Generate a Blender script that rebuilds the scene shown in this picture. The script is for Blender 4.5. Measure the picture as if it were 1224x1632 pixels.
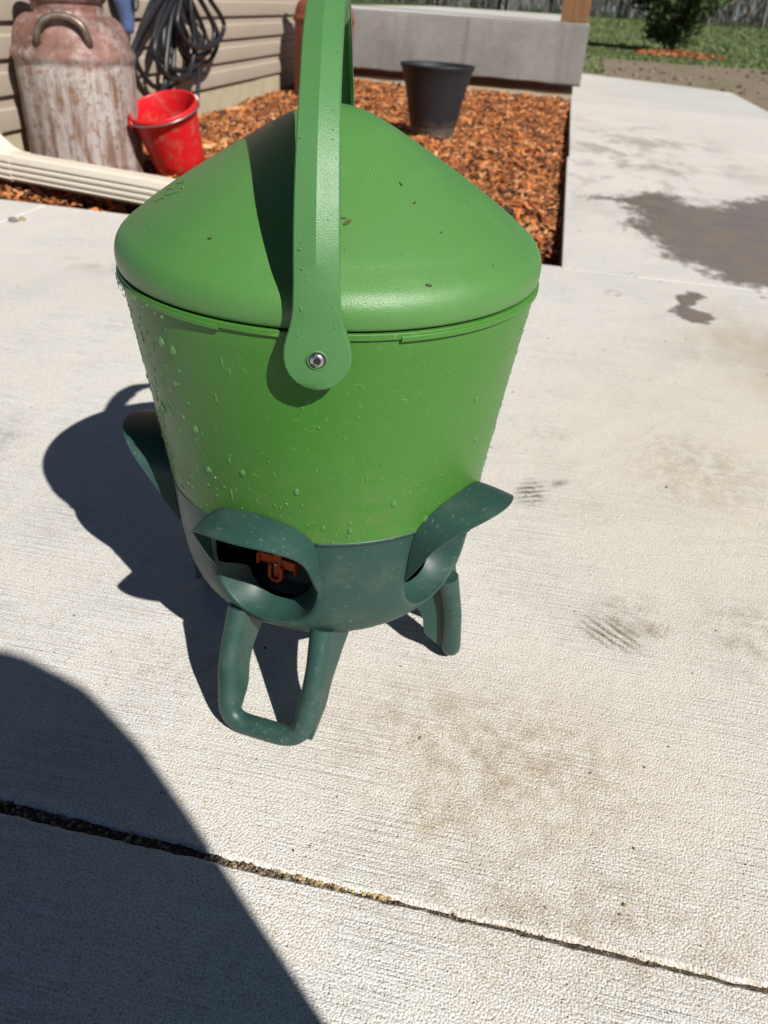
import bpy, bmesh, math, random
import numpy as np
from mathutils import Vector, Matrix

for o in list(bpy.data.objects): bpy.data.objects.remove(o)
SC = bpy.context.scene
COL = SC.collection
rad = math.radians
random.seed(7)
RNG = np.random.default_rng(7)

# ------------------------------------------------------------------ camera
PITCH, ROLL, CAMH = rad(33.78), rad(3.79), 0.5
cam = bpy.data.cameras.new('camera')
cam.sensor_fit = 'VERTICAL'
cam.sensor_height = 34.61
cam.sensor_width = 34.61
cam.lens = 26.0
cam.clip_start = 0.01
cam.clip_end = 2000
cam.dof.use_dof = True
cam.dof.focus_distance = 0.46
cam.dof.aperture_fstop = 12.0
camo = bpy.data.objects.new('camera', cam)
COL.objects.link(camo)
fw = Vector((0, math.cos(PITCH), -math.sin(PITCH)))
r0 = Vector((1, 0, 0)); u0 = Vector((0, math.sin(PITCH), math.cos(PITCH)))
cr, sr = math.cos(ROLL), math.sin(ROLL)
rx = cr * r0 + sr * u0
ux = -sr * r0 + cr * u0
camo.matrix_world = Matrix(((rx.x, ux.x, -fw.x, 0), (rx.y, ux.y, -fw.y, 0), (rx.z, ux.z, -fw.z, CAMH), (0, 0, 0, 1)))
SC.camera = camo

# ------------------------------------------------------------------ sky, sun, exposure
SHADOW = Vector((-0.672, 0.862, -1.0))          # where one metre of height throws its shadow
SUN_EL = math.atan(1 / math.hypot(0.672, 0.862))
SUN_AZ = math.atan2(0.672, -0.862)
w = bpy.data.worlds.new('World'); SC.world = w
w.use_nodes = True
wn = w.node_tree.nodes
sky = wn.new('ShaderNodeTexSky')
sky.sky_type = 'NISHITA'
sky.sun_disc = False
sky.sun_elevation = SUN_EL
sky.sun_rotation = SUN_AZ
sky.air_density = 0.36
sky.dust_density = 0.0
sky.ozone_density = 1.0
bg = wn['Background']
bg.inputs['Strength'].default_value = 0.05
w.node_tree.links.new(sky.outputs[0], bg.inputs['Color'])
sl = bpy.data.lights.new('sun', 'SUN')
sl.energy = 5.0
sl.angle = rad(0.5)
sl.color = (1.0, 0.97, 0.92)
so = bpy.data.objects.new('sun', sl)
so.rotation_euler = SHADOW.to_track_quat('-Z', 'Y').to_euler()
so.location = (3, -4, 5)
COL.objects.link(so)
SC.view_settings.view_transform = 'Standard'
SC.view_settings.look = 'None'
SC.view_settings.exposure = 0.35
SC.view_settings.gamma = 1.0
SC.view_settings.use_curve_mapping = False
SC.cycles.max_bounces = 4
SC.cycles.diffuse_bounces = 3
SC.cycles.glossy_bounces = 3
SC.cycles.transparent_max_bounces = 8

# ------------------------------------------------------------------ frames
PHI = rad(9.4)                                   # the house stands turned by this much
EU = Vector((math.cos(PHI), -math.sin(PHI), 0)); EV = Vector((math.sin(PHI), math.cos(PHI), 0))
def H(u, v, z=0.0): return EU * u + EV * v + Vector((0, 0, z))
MULCH = -0.03

# ------------------------------------------------------------------ object helpers
def obj(name, verts, faces, mat=None, parent=None, smooth=True, kind=None, label=None, cat=None, group=None):
    me = bpy.data.meshes.new(name)
    me.from_pydata([tuple(v) for v in verts], [], [tuple(f) for f in faces])
    me.update()
    if smooth: me.polygons.foreach_set('use_smooth', [True] * len(me.polygons))
    if mat: me.materials.append(mat)
    return link(name, me, parent, kind, label, cat, group)
def link(name, me, parent=None, kind=None, label=None, cat=None, group=None):
    o = bpy.data.objects.new(name, me)
    COL.objects.link(o)
    if parent: o.parent = parent
    tag(o, kind, label, cat, group)
    return o
def tag(o, kind=None, label=None, cat=None, group=None):
    if kind: o['kind'] = kind
    if label: o['label'] = label
    if cat: o['category'] = cat
    if group: o['group'] = group
def thing(name, loc, rz=0.0, kind=None, label=None, cat=None, group=None):
    o = bpy.data.objects.new(name, None)
    COL.objects.link(o)
    o.empty_display_size = 0.05
    o.location = loc; o.rotation_euler = (0, 0, rz)
    tag(o, kind, label, cat, group)
    return o
def crisp(o, ang=35):
    o.data.set_sharp_from_angle(angle=rad(ang))
    return o
def bevel(o, width, seg=2, ang=40):
    m = o.modifiers.new('bevel', 'BEVEL'); m.width = width; m.segments = seg; m.limit_method = 'ANGLE'; m.angle_limit = rad(ang)
    return o
def solid(o, t, off=0.0):
    m = o.modifiers.new('solid', 'SOLIDIFY'); m.thickness = t; m.offset = off
    return o

class MB:
    def __init__(s): s.v = []; s.f = []
    def add(s, v, f):
        b = len(s.v); s.v += [tuple(p) for p in v]; s.f += [tuple(i + b for i in q) for q in f]; return s
    def box(s, x0, x1, y0, y1, z0, z1):
        v = [(x, y, z) for z in (z0, z1) for y in (y0, y1) for x in (x0, x1)]
        return s.add(v, [(0, 2, 3, 1), (4, 5, 7, 6), (0, 1, 5, 4), (2, 6, 7, 3), (0, 4, 6, 2), (1, 3, 7, 5)])
    def lathe(s, prof, n=64, cap0=False, cap1=False):
        v = []
        for r, z in prof:
            for k in range(n):
                a = 2 * math.pi * k / n
                v.append((r * math.sin(a), -r * math.cos(a), z))
        f = []
        for i in range(len(prof) - 1):
            for k in range(n):
                k2 = (k + 1) % n
                f.append((i * n + k, i * n + k2, (i + 1) * n + k2, (i + 1) * n + k))
        if cap0: f.append(tuple(range(n))[::-1])
        if cap1: f.append(tuple((len(prof) - 1) * n + k for k in range(n)))
        return s.add(v, f)
    def tube(s, pts, r, n=10, closed=False, up=None):
        P = [Vector(p) for p in pts]; m = len(P)
        R = r if hasattr(r, '__len__') else [r] * m
        T = []
        for i in range(m):
            a = P[(i - 1) % m] if (closed or i > 0) else P[0]
            b = P[(i + 1) % m] if (closed or i < m - 1) else P[-1]
            T.append((b - a).normalized())
        N = up and Vector(up) or (Vector((0, 0, 1)) if abs(T[0].z) < .9 else Vector((1, 0, 0)))
        v = []
        for i in range(m):
            N = (N - T[i] * N.dot(T[i])).normalized(); B = T[i].cross(N)
            for k in range(n):
                a = 2 * math.pi * k / n
                v.append(P[i] + (N * math.cos(a) + B * math.sin(a)) * R[i])
        f = []
        for i in range(m if closed else m - 1):
            j = (i + 1) % m
            for k in range(n):
                k2 = (k + 1) % n
                f.append((i * n + k, i * n + k2, j * n + k2, j * n + k))
        if not closed: f += [tuple(range(n))[::-1], tuple((m - 1) * n + k for k in range(n))]
        return s.add(v, f)
    def xf(s, M):
        s.v = [tuple(M @ Vector(p)) for p in s.v]; return s
    def obj(s, name, mat, parent=None, **k): return obj(name, s.v, s.f, mat, parent, **k)

def catmull(P, n=8, closed=False):
    P = [Vector(p) for p in P]; m = len(P); out = []
    rng = range(m) if closed else range(m - 1)
    for i in rng:
        p0 = P[(i - 1) % m] if (closed or i > 0) else P[0]; p1 = P[i]; p2 = P[(i + 1) % m]
        p3 = P[(i + 2) % m] if (closed or i < m - 2) else P[-1]
        for k in range(n):
            t = k / n
            out.append(0.5 * ((2 * p1) + (p2 - p0) * t + (2 * p0 - 5 * p1 + 4 * p2 - p3) * t * t + (3 * p1 - p0 - 3 * p2 + p3) * t ** 3))
    if not closed: out.append(P[-1])
    return out
def rounded(P, radii, n=6):
    # polyline with rounded corners
    P = [Vector(p) for p in P]; out = [P[0]]
    for i in range(1, len(P) - 1):
        a = (P[i - 1] - P[i]).normalized(); b = (P[i + 1] - P[i]).normalized()
        d = radii[i - 1]
        A = P[i] + a * d; B = P[i] + b * d
        for k in range(n + 1):
            t = k / n
            out.append(A * (1 - t) ** 2 + P[i] * 2 * t * (1 - t) + B * t * t)
    out.append(P[-1])
    return out

# ------------------------------------------------------------------ materials
class NB:
    def __init__(s, name):
        s.m = bpy.data.materials.new(name); s.m.use_nodes = True
        s.t = s.m.node_tree; s.p = s.t.nodes['Principled BSDF']; s.out = s.t.nodes['Material Output']
    def set(s, sock, val):
        if isinstance(val, bpy.types.NodeSocket): s.t.links.new(val, sock)
        elif val is not None:
            if hasattr(val, '__len__') and hasattr(sock.default_value, '__len__') and len(sock.default_value) == 4 and len(val) == 3: val = (*val, 1)
            sock.default_value = val
    def n(s, typ, props=None, **inp):
        nd = s.t.nodes.new('ShaderNode' + typ)
        for k, v in (props or {}).items(): setattr(nd, k, v)
        for k, v in inp.items():
            key = int(k[1:]) if k[0] == 'i' and k[1:].isdigit() else k.replace('_', ' ')
            s.set(nd.inputs[key], v)
        return nd
    def obj(s): return s.n('TexCoord').outputs['Object']
    def map(s, vec, loc=(0, 0, 0), rot=(0, 0, 0), scale=(1, 1, 1), typ='POINT'):
        return s.n('Mapping', {'vector_type': typ}, Vector=vec, Location=loc, Rotation=rot, Scale=scale).outputs[0]
    def noise(s, vec, scale, detail=4, rough=0.55, dist=0.0):
        return s.n('TexNoise', None, Vector=vec, Scale=scale, Detail=detail, Roughness=rough, Distortion=dist).outputs['Fac']
    def voro(s, vec, scale, feature='F1', out='Distance', rnd=1.0):
        return s.n('TexVoronoi', {'feature': feature}, Vector=vec, Scale=scale, Randomness=rnd).outputs[out]
    def mr(s, val, a, b, c=0.0, d=1.0, smooth=False):
        return s.n('MapRange', {'clamp': True, 'interpolation_type': 'SMOOTHSTEP' if smooth else 'LINEAR'}, i0=val, i1=a, i2=b, i3=c, i4=d).outputs[0]
    def math(s, op, a, b=None, c=None):
        nd = s.n('Math', {'operation': op}, i0=a)
        if b is not None: s.set(nd.inputs[1], b)
        if c is not None: s.set(nd.inputs[2], c)
        return nd.outputs[0]
    def mix(s, f, a, b, mode='MIX'):
        nd = s.n('Mix', {'data_type': 'RGBA', 'blend_type': mode})
        s.set(nd.inputs[0], f); s.set(nd.inputs[6], a); s.set(nd.inputs[7], b)
        return nd.outputs[2]
    def ramp(s, f, stops):
        nd = s.n('ValToRGB', None, Fac=f); cr_ = nd.color_ramp
        while len(cr_.elements) < len(stops): cr_.elements.new(0.5)
        for e, (p, c) in zip(cr_.elements, stops): e.position = p; e.color = (*c, 1)
        return nd.outputs[0]
    def bump(s, h, strength=0.3, dist=0.001, normal=None):
        nd = s.n('Bump', None, Height=h, Strength=strength, Distance=dist)
        if normal is not None: s.set(nd.inputs['Normal'], normal)
        return nd.outputs[0]
    def done(s, color=None, rough=None, normal=None, **k):
        if color is not None: s.set(s.p.inputs['Base Color'], color)
        if rough is not None: s.set(s.p.inputs['Roughness'], rough)
        if normal is not None: s.set(s.p.inputs['Normal'], normal)
        for a, v in k.items(): s.set(s.p.inputs[a.replace('_', ' ')], v)
        return s.m
    def ell(s, vec, u, v, ru, rv, rot=0.0, soft=0.3):
        # soft elliptical stain mask in the slab's own plan coordinates
        d = s.n('VectorMath', {'operation': 'LENGTH'}, i0=s.map(vec, (u, v, 0), (0, 0, rot), (ru, rv, 1e3), 'TEXTURE')).outputs['Value']
        return s.mr(d, 1.0, 1.0 - soft, 0, 1, True)

def concrete_mat(name, base=(0.63, 0.618, 0.592), broom=1.0, wet=False, warm=1.0):
    b = NB(name); P = b.obj()
    def noise(vec, scale, detail=3, rough=0.6):
        return b.n('TexNoise', {'noise_dimensions': '2D'}, Vector=vec, Scale=scale, Detail=detail, Roughness=rough).outputs['Fac']
    def voro(vec, scale):
        return b.n('TexVoronoi', {'voronoi_dimensions': '2D'}, Vector=vec, Scale=scale).outputs['Distance']
    def tint(*k): return tuple(x * y for x, y in zip(base, k))
    mid = noise(P, 9.0, 4, 0.62)
    fine = noise(P, 95.0, 3, 0.65)
    grain = noise(P, 640.0, 1, 0.5)
    sand = voro(P, 560.0)
    streak = noise(b.map(P, scale=(8, 400, 1)), 1.0, 2, 0.65)
    patch = b.mr(mid, 0.40, 0.58)                                         # where the broom marks survived
    pits = b.math('MULTIPLY', b.mr(voro(P, 150.0), 0.0, 0.13, 1, 0), b.mr(fine, 0.5, 0.62))
    big = noise(P, 1.9, 2, 0.6)
    c = b.mix(b.mr(big, 0.3, 0.7), tint(.94, .94, .94), tint(1.05, 1.05, 1.05))
    worn = b.math('MULTIPLY', b.mr(mid, 0.62, 0.40), b.mr(fine, 0.36, 0.6))
    c = b.mix(b.math('MULTIPLY', worn, 0.42 * warm), c, tint(.92, .80, .64))
    c = b.mix(b.mr(b.math('MULTIPLY', fine, mid), 0.31, 0.40, 0, 0.25 * warm), c, tint(.74, .62, .48))
    c = b.mix(b.mr(grain, 0.52, 0.70, 0, 0.62), c, tint(.50, .45, .38))
    c = b.mix(b.mr(grain, 0.46, 0.3, 0, 0.45), c, tint(1.28, 1.27, 1.25))
    c = b.mix(b.math('MULTIPLY', pits, 0.7), c, tint(.28, .26, .24))
    c = b.mix(b.math('MULTIPLY', b.mr(streak, 0.5, 0.66), b.math('MULTIPLY_ADD', patch, 0.34 * broom, 0.06 * broom)), c, tint(.60, .58, .55))
    if not wet:
        def stain(u, v, ru, rv, rot, col, amt, soft=0.6, lo=0.4, hi=0.6, bands=None, nn=None):
            nonlocal c
            m = b.math('MULTIPLY', b.ell(P, u, v, ru, rv, rot, soft), b.mr(nn or speck, lo, hi))
            if bands:
                px = b.n('SeparateXYZ', None, Vector=b.map(P, rot=(0, 0, bands[1]))).outputs['X']
                wv = b.math('SINE', b.math('ADD', b.math('MULTIPLY', px, bands[0]), b.math('MULTIPLY', fine, 5.0)))
                m = b.math('MULTIPLY', m, b.mr(wv, -0.2, 0.5))
            c = b.mix(b.math('MULTIPLY', m, amt), c, col)
        far = noise(b.map(P, scale=(1, .55, 1)), 5.5, 5, 0.68)
        speck = b.math('ADD', b.math('MULTIPLY', noise(P, 42.0, 4, 0.75), 0.62), b.math('MULTIPLY', grain, 0.38))
        stain(0.32, 0.95, 0.55, 0.75, 0.0, tint(.92, .85, .70), 0.6, 0.95, 0.25, 0.45)
        stain(0.05, 0.42, 0.34, 0.20, 0.0, tint(.93, .86, .73), 0.55, 0.95, 0.25, 0.45)
        brown = (0.16, 0.115, 0.075); dk = (0.085, 0.075, 0.065)
        stain(0.046, 0.832, 0.026, 0.046, -0.25, dk, 0.85, 0.8, 0.30, 0.5, (620, 1.15))
        stain(0.046, 0.832, 0.03, 0.05, -0.25, dk, 0.45, 0.9, 0.42, 0.62)
        stain(0.072, 0.858, 0.034, 0.012, 0.75, dk, 0.75, 0.8, 0.44, 0.6)
        stain(0.118, 0.815, 0.05, 0.05, 0.0, brown, 0.3, 0.9, 0.46, 0.66)
        stain(0.132, 0.592, 0.040, 0.030, -0.5, brown, 0.9, 0.8, 0.30, 0.5, (700, -0.9))
        stain(0.140, 0.600, 0.06, 0.045, -0.3, brown, 0.5, 0.9, 0.40, 0.62)
        stain(0.178, 0.612, 0.020, 0.020, 0.2, brown, 0.8, 0.8, 0.4, 0.6)
        stain(0.150, 0.640, 0.05, 0.035, 0.2, brown, 0.5, 0.9, 0.42, 0.62)
        stain(0.066, 1.0, 0.04, 0.03, 0.1, brown, 0.5, 0.9, 0.45, 0.65)
        stain(0.26, 0.95, 0.14, 0.16, 0.2, (0.22, 0.17, 0.11), 0.45, 0.9, 0.42, 0.62)
        stain(0.30, 0.62, 0.13, 0.10, 0.1, (0.2, 0.155, 0.1), 0.55, 0.9, 0.42, 0.62)
        stain(0.03, 0.42, 0.20, 0.12, 0.0, (0.30, 0.22, 0.135), 0.75, 0.9, 0.42, 0.64)
        stain(0.10, 0.30, 0.24, 0.08, 0.0, (0.27, 0.20, 0.12), 0.55, 0.9, 0.42, 0.64)
        stain(-0.01, 0.352, 0.032, 0.02, 0.2, (0.36, 0.27, 0.10), 0.45, 0.9, 0.4, 0.6)
        stain(-0.25, 0.45, 0.10, 0.05, 0.1, (0.3, 0.23, 0.15), 0.45, 0.9, 0.45, 0.66)
        stain(0.183, 1.70, 0.026, 0.03, 0.1, dk, 0.9, 0.5, 0.5, 0.56)
        stain(0.228, 1.86, 0.026, 0.03, 0.1, dk, 0.8, 0.5, 0.56, 0.6)
        stain(-0.64, 0.77, 0.055, 0.11, 0.3, (0.2, 0.2, 0.2), 0.55, 0.9, 0.4, 0.6)
        stain(-0.9, 1.5, 0.25, 0.1, 0.1, (0.25, 0.21, 0.16), 0.5, 0.9, 0.5, 0.62, None, far)
        stain(0.45, 1.45, 0.3, 0.35, 0.0, (0.33, 0.27, 0.17), 0.55, 0.9, 0.38, 0.62, None, far)
        stain(0.35, 3.7, 0.7, 1.9, 0.0, (0.25, 0.225, 0.19), 0.65, 0.9, 0.48, 0.62, None, far)
    h = b.math('MULTIPLY', streak, b.math('MULTIPLY_ADD', patch, 1.15 * broom, 0.45 * broom))
    h = b.math('MULTIPLY_ADD', fine, 0.28, h)
    h = b.math('MULTIPLY_ADD', sand, -0.6, h)
    h = b.math('MULTIPLY_ADD', grain, 0.5, h)
    h = b.math('MULTIPLY_ADD', pits, -0.8, h)
    if wet:
        at = b.n('Attribute', {'attribute_name': 'wet'}).outputs['Fac']
        al = b.mr(b.math('ADD', at, b.math('MULTIPLY', b.math('SUBTRACT', noise(b.map(P, scale=(1, .6, 1)), 24.0, 5, 0.75), 0.5), 5.0)), -0.6, 1.3)
        return b.done(c, b.mr(mid, 0.35, 0.65, 0.12, 0.45), b.bump(h, 0.25, 0.0005), Specular_IOR_Level=0.5, Alpha=b.math('MULTIPLY', al, 0.95))
    return b.done(c, 0.9, b.bump(h, 0.8, 0.0011), Specular_IOR_Level=0.25)

M_CONC = concrete_mat('broomed_concrete')
M_CONC2 = concrete_mat('far_slab_sunlit_porch_concrete', (0.56, 0.545, 0.515), 0.4, False, 0.3)
M_WET = concrete_mat('wet_concrete', (0.225, 0.188, 0.15), 0.4, True, 0.6)

def formed_concrete():
    b = NB('formed_concrete'); P = b.obj()
    n1 = b.noise(P, 3.0, 5, 0.6); n2 = b.noise(b.map(P, scale=(1, 1, 3)), 16.0, 5, 0.65); n3 = b.noise(P, 160, 3)
    c = b.ramp(n1, [(0.3, (0.155, 0.147, 0.138)), (0.55, (0.215, 0.203, 0.19)), (0.75, (0.275, 0.26, 0.24))])
    c = b.mix(b.mr(n2, 0.5, 0.75, 0, 0.4), c, (0.29, 0.275, 0.255))
    drip = b.mr(b.noise(b.map(P, scale=(1, 1, .07)), 11.0, 4, .65), 0.52, 0.7)
    c = b.mix(b.math('MULTIPLY', drip, 0.45), c, (0.10, 0.092, 0.082))
    pits = b.mr(b.voro(P, 22.0), 0.0, 0.07, 1, 0)
    c = b.mix(b.math('MULTIPLY', pits, 0.6), c, (0.09, 0.085, 0.08))
    h = b.math('SUBTRACT', b.math('ADD', b.math('MULTIPLY', n2, 1.0), b.math('MULTIPLY', n3, 0.2)), pits)
    return b.done(c, 0.85, b.bump(h, 0.4, 0.006), Specular_IOR_Level=0.25)
M_FORM = formed_concrete()

def plastic(name, col, col2=None, rough=0.42, spec=0.45, tex=900.0, bump=0.12, dust=None, dirt=0.0, dmix=0.22, grime=0.28):
    b = NB(name); P = b.obj()
    n1 = b.noise(P, 9.0, 4, 0.6); n2 = b.noise(P, tex, 2, 0.5)
    c = b.mix(b.mr(n1, 0.3, 0.7), col, col2 or tuple(x * 0.9 for x in col))
    rg = b.mr(n1, 0.25, 0.75, rough - 0.05, rough + 0.07)
    film_ = b.mr(b.noise(b.map(P, (4, 1, 2)), 22.0, 6, 0.75), 0.5, 0.72)
    c = b.mix(b.math('MULTIPLY', film_, 0.09), c, tuple(min(1, x * 1.3 + .05) for x in col))
    scr = b.math('MULTIPLY', b.mr(b.voro(b.map(P, rot=(.3, .5, .9), scale=(1, .06, .3)), 90.0), .05, .02), b.mr(b.noise(P, 18.0, 2), .55, .66))
    c = b.mix(b.math('MULTIPLY', scr, 0.25), c, tuple(min(1, x * 1.6 + .08) for x in col))
    rg = b.math('ADD', rg, b.math('MULTIPLY', film_, 0.1))
    if dirt:
        sp = b.math('MULTIPLY', b.mr(b.noise(b.map(P, scale=(1, 1, 1.6)), 210.0, 3, 0.6), 0.70, 0.74), dirt)
        c = b.mix(sp, c, (0.10, 0.075, 0.03))
        lo = b.n('SeparateXYZ', None, Vector=P).outputs['Z']
        film = b.math('MULTIPLY', b.mr(lo, 0.26, 0.19), b.mr(b.noise(b.map(P, (2, 0, 0)), 70.0, 5, 0.7), 0.45, 0.7))
        c = b.mix(b.math('MULTIPLY', film, 0.4), c, (0.16, 0.17, 0.06))
    if dust:
        warped = b.n('VectorMath', {'operation': 'ADD'}, i0=P, i1=b.n('VectorMath', {'operation': 'SCALE'}, i0=b.n('TexNoise', None, Vector=P, Scale=90.0).outputs['Color'], Scale=0.01).outputs[0]).outputs[0]
        f1 = b.mr(b.voro(b.map(warped, rot=(0.6, 0.3, 0.4), scale=(1, 1, 0.33)), 210.0), 0.20, 0.09)
        f2 = b.mr(b.voro(b.map(warped, rot=(0.2, 0.9, 1.1), scale=(0.3, 1, 1)), 170.0), 0.19, 0.08)
        area = b.mr(b.noise(P, 26.0, 4, 0.65), 0.40, 0.60)
        f = b.math('MULTIPLY', b.math('MAXIMUM', f1, f2), area)
        c = b.mix(b.math('MULTIPLY', f, dmix), c, dust)
        c = b.mix(b.math('MULTIPLY', b.mr(b.noise(P, 38.0, 6, 0.7), 0.5, 0.75), grime), c, (0.13, 0.14, 0.115))
        rg = b.math('ADD', rg, b.math('MULTIPLY', f, 0.2))
    return b.done(c, rg, b.bump(n2, bump, 0.0006), Specular_IOR_Level=spec)

M_LID = plastic('lid_green_plastic', (0.069, 0.200, 0.045), (0.075, 0.198, 0.048), 0.36, 0.55, 1500, 0.42)
M_GREEN = plastic('hopper_green_plastic', (0.048, 0.176, 0.022), (0.053, 0.166, 0.025), 0.40, 0.42, 1000, 0.1, (0.22, 0.30, 0.10), 0.8, 0.30, 0.03)
M_HANDLE = plastic('handle_green_plastic', (0.064, 0.190, 0.056), (0.068, 0.183, 0.058), 0.40, 0.5, 1500, 0.35)
M_TEAL = plastic('base_teal_plastic', (0.018, 0.056, 0.045), (0.021, 0.059, 0.048), 0.45, 0.4, 900, 0.12, (0.30, 0.34, 0.29))
M_TEALIN = plastic('inner_dark_plastic', (0.012, 0.035, 0.028), None, 0.5, 0.3)
M_ORANGE = plastic('orange_plastic', (0.62, 0.09, 0.015), None, 0.45, 0.4)

def steel():
    b = NB('zinc_steel'); P = b.obj()
    return b.done(b.mix(b.mr(b.noise(P, 300, 3), 0.3, 0.7), (0.42, 0.38, 0.37), (0.62, 0.58, 0.56)), b.mr(b.noise(P, 500, 3), 0.3, 0.7, 0.2, 0.4), None, Metallic=1.0)
M_STEEL = steel()
def simple(name, col, rough=0.5, var=0.15, scale=20.0, bump=0.2, bscale=80.0, bd=0.002, **k):
    b = NB(name); P = b.obj()
    c = b.mix(b.mr(b.noise(P, scale, 4, 0.6), 0.3, 0.7), tuple(x * (1 - var) for x in col), tuple(min(1, x * (1 + var)) for x in col))
    return b.done(c, rough, b.bump(b.noise(P, bscale, 3), bump, bd), **k)
M_BLACK = simple('screw_recess_black', (0.012, 0.014, 0.012), 0.6)

def droplet():
    b = NB('water_droplet')
    b.done((0.13, 0.30, 0.10), 0.05, None, Specular_IOR_Level=1.0)  # pale green body colour stands in for light refracted through the drop
    tr = b.n('BsdfTransparent', None, Color=(0.97, 1.0, 0.97)).outputs[0]
    ms = b.n('MixShader', None, i0=0.45, i1=tr, i2=b.p.outputs[0]).outputs[0]
    b.t.links.new(ms, b.out.inputs['Surface'])
    return b.m
M_DROP = droplet()

# ================================================================== THE SETTING
def terrain_mats():
    b = NB('lawn_soil'); P = b.obj()
    n1 = b.noise(P, 0.5, 5, 0.6); n2 = b.noise(P, 5.0, 5, 0.7); n3 = b.noise(P, 40.0, 3, 0.6)
    c = b.mix(b.mr(n2, 0.3, 0.7), (0.045, 0.08, 0.02), (0.08, 0.12, 0.035))
    c = b.mix(b.mr(n1, 0.5, 0.75, 0, 0.5), c, (0.11, 0.10, 0.045))
    c = b.mix(b.mr(n3, 0.55, 0.75, 0, 0.5), c, (0.09, 0.12, 0.035))
    lawn = b.done(c, 0.9, b.bump(n3, 0.8, 0.03), Specular_IOR_Level=0.1)
    b = NB('dry_dirt'); P = b.obj()
    n1 = b.noise(P, 1.6, 5, 0.65); n2 = b.noise(P, 14.0, 5, 0.7)
    c = b.mix(b.mr(n2, 0.3, 0.7), (0.16, 0.128, 0.088), (0.28, 0.23, 0.165))
    c = b.mix(b.mr(n1, 0.52, 0.7, 0, 0.75), c, (0.12, 0.125, 0.055))
    dirt = b.done(c, 0.95, b.bump(n2, 0.8, 0.03), Specular_IOR_Level=0.1)
    b = NB('mulch_soil'); P = b.obj()
    n2 = b.noise(P, 30.0, 4, 0.7)
    soil = b.done(b.mix(b.mr(n2, 0.35, 0.7), (0.06, 0.018, 0.007), (0.2, 0.062, 0.017)), 0.95, b.bump(n2, 1.0, 0.01), Specular_IOR_Level=0.1)
    return lawn, dirt, soil
M_LAWN, M_DIRT, M_SOIL = terrain_mats()

# yard: one sheet out to the horizon, faintly rolling far away
N = 60
gx = np.concatenate([-np.geomspace(400, 3, N // 2), np.geomspace(3, 400, N // 2)])
gy = np.concatenate([-np.geomspace(300, 3, 20), np.linspace(-2, 30, 33), np.geomspace(31, 700, 30)])
vs = []; fs = []
for j, y in enumerate(gy):
    for i, x in enumerate(gx):
        z = -0.06
        if y > 13: z += 0.02 * math.sin(x * .9 + y * .3) + 0.006 * (min(y, 60) - 13)
        vs.append((x, y, z))
for j in range(len(gy) - 1):
    for i in range(len(gx) - 1):
        a = j * len(gx) + i
        fs.append((a, a + 1, a + 1 + len(gx), a + len(gx)))
obj('lawn', vs, fs, M_LAWN, kind='structure', label='green lawn stretching away behind the patio to the woods').rotation_euler = (0, 0, -PHI)

def sheet(name, pts, z, mat, **k):
    o = obj(name, [(p[0], p[1], z) for p in pts], [tuple(range(len(pts)))], mat, smooth=False, **k)
    o.rotation_euler = (0, 0, -PHI)
    return o
edge = [(0.2 + 0.45 * i, 12.75 - 0.02 * i + 0.18 * math.sin(i * 1.7) + random.uniform(-.15, .15)) for i in range(40)]
sheet('bare_dirt', [(0.15, -6), (18.5, -6), (18.5, 12.2)] + edge[::-1] + [(0.15, 12.7)], -0.035, M_DIRT, kind='structure', label='strip of bare brown dirt between the concrete pad and the lawn')

b_ = NB('joint_dirt'); P_ = b_.obj(); nz_ = b_.noise(P_, 220, 4, 0.7)
M_JOINT = b_.done(b_.mix(b_.mr(nz_, 0.35, 0.65), (0.035, 0.026, 0.017), (0.16, 0.115, 0.07)), 0.95, b_.bump(nz_, 1.0, 0.003))
# patio of separate concrete slabs
patio = thing('patio', (0, 0, 0), -PHI, kind='structure', label='broom finished concrete patio of several poured slabs')
def slab(outline, mat, name='concrete_slab', z=0.0, depth=0.12, bev=0.0026):
    n = len(outline); P = [Vector((p[0], p[1])) for p in outline]
    ins = []
    for i in range(n):
        a = (P[i] - P[i - 1]).normalized(); c = (P[(i + 1) % n] - P[i]).normalized()
        na = Vector((-a.y, a.x)); nc = Vector((-c.y, c.x)); m = (na + nc); m = m / max(0.3, m.dot(na)) if m.length > 1e-6 else na
        ins.append(P[i] + m * bev)
    vs = [(p.x, p.y, z) for p in ins] + [(P[i].x * .35 + ins[i].x * .65, P[i].y * .35 + ins[i].y * .65, z - bev * .25) for i in range(n)] + [(p.x, p.y, z - bev) for p in P] + [(p.x, p.y, z - depth) for p in P]
    fs = [tuple(range(n))]
    for r in range(3):
        fs += [(r * n + i, (r + 1) * n + i, (r + 1) * n + (i + 1) % n, r * n + (i + 1) % n) for i in range(n)]
    o = obj(name, vs, fs, mat, patio, smooth=False)
    o.data.materials.append(M_JOINT)
    for i in range(1 + 2 * n, 1 + 3 * n): o.data.polygons[i].material_index = 1
    return o
def jag(p, q, step, amp):
    p = Vector(p); q = Vector(q); L = (q - p).length; k = max(2, int(L / step)); d = (q - p) / L; nn = Vector((-d.y, d.x)); out = []
    e = 0
    for i in range(k):
        e = e * .6 + random.gauss(0, amp)
        out.append(p + d * (L * i / k) + nn * (e if i else 0))
    return [tuple(x) for x in out]
nearedge = []
for a, c in [((3.0, 0.2795), (0.25, 0.2798)), ((0.25, 0.2798), (-0.05, 0.2822)), ((-0.05, 0.2822), (-0.35, 0.2825)), ((-0.35, 0.2825), (-3.0, 0.283))]: nearedge += jag(a, c, 0.004 if abs(a[0]) < 1 and abs(c[0]) < 1 else 0.05, 0.00035)
slab([(-3.0, -3.0), (3.0, -3.0)] + nearedge + [(-3.0, 0.283)], M_CONC)
midedge = []
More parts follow.
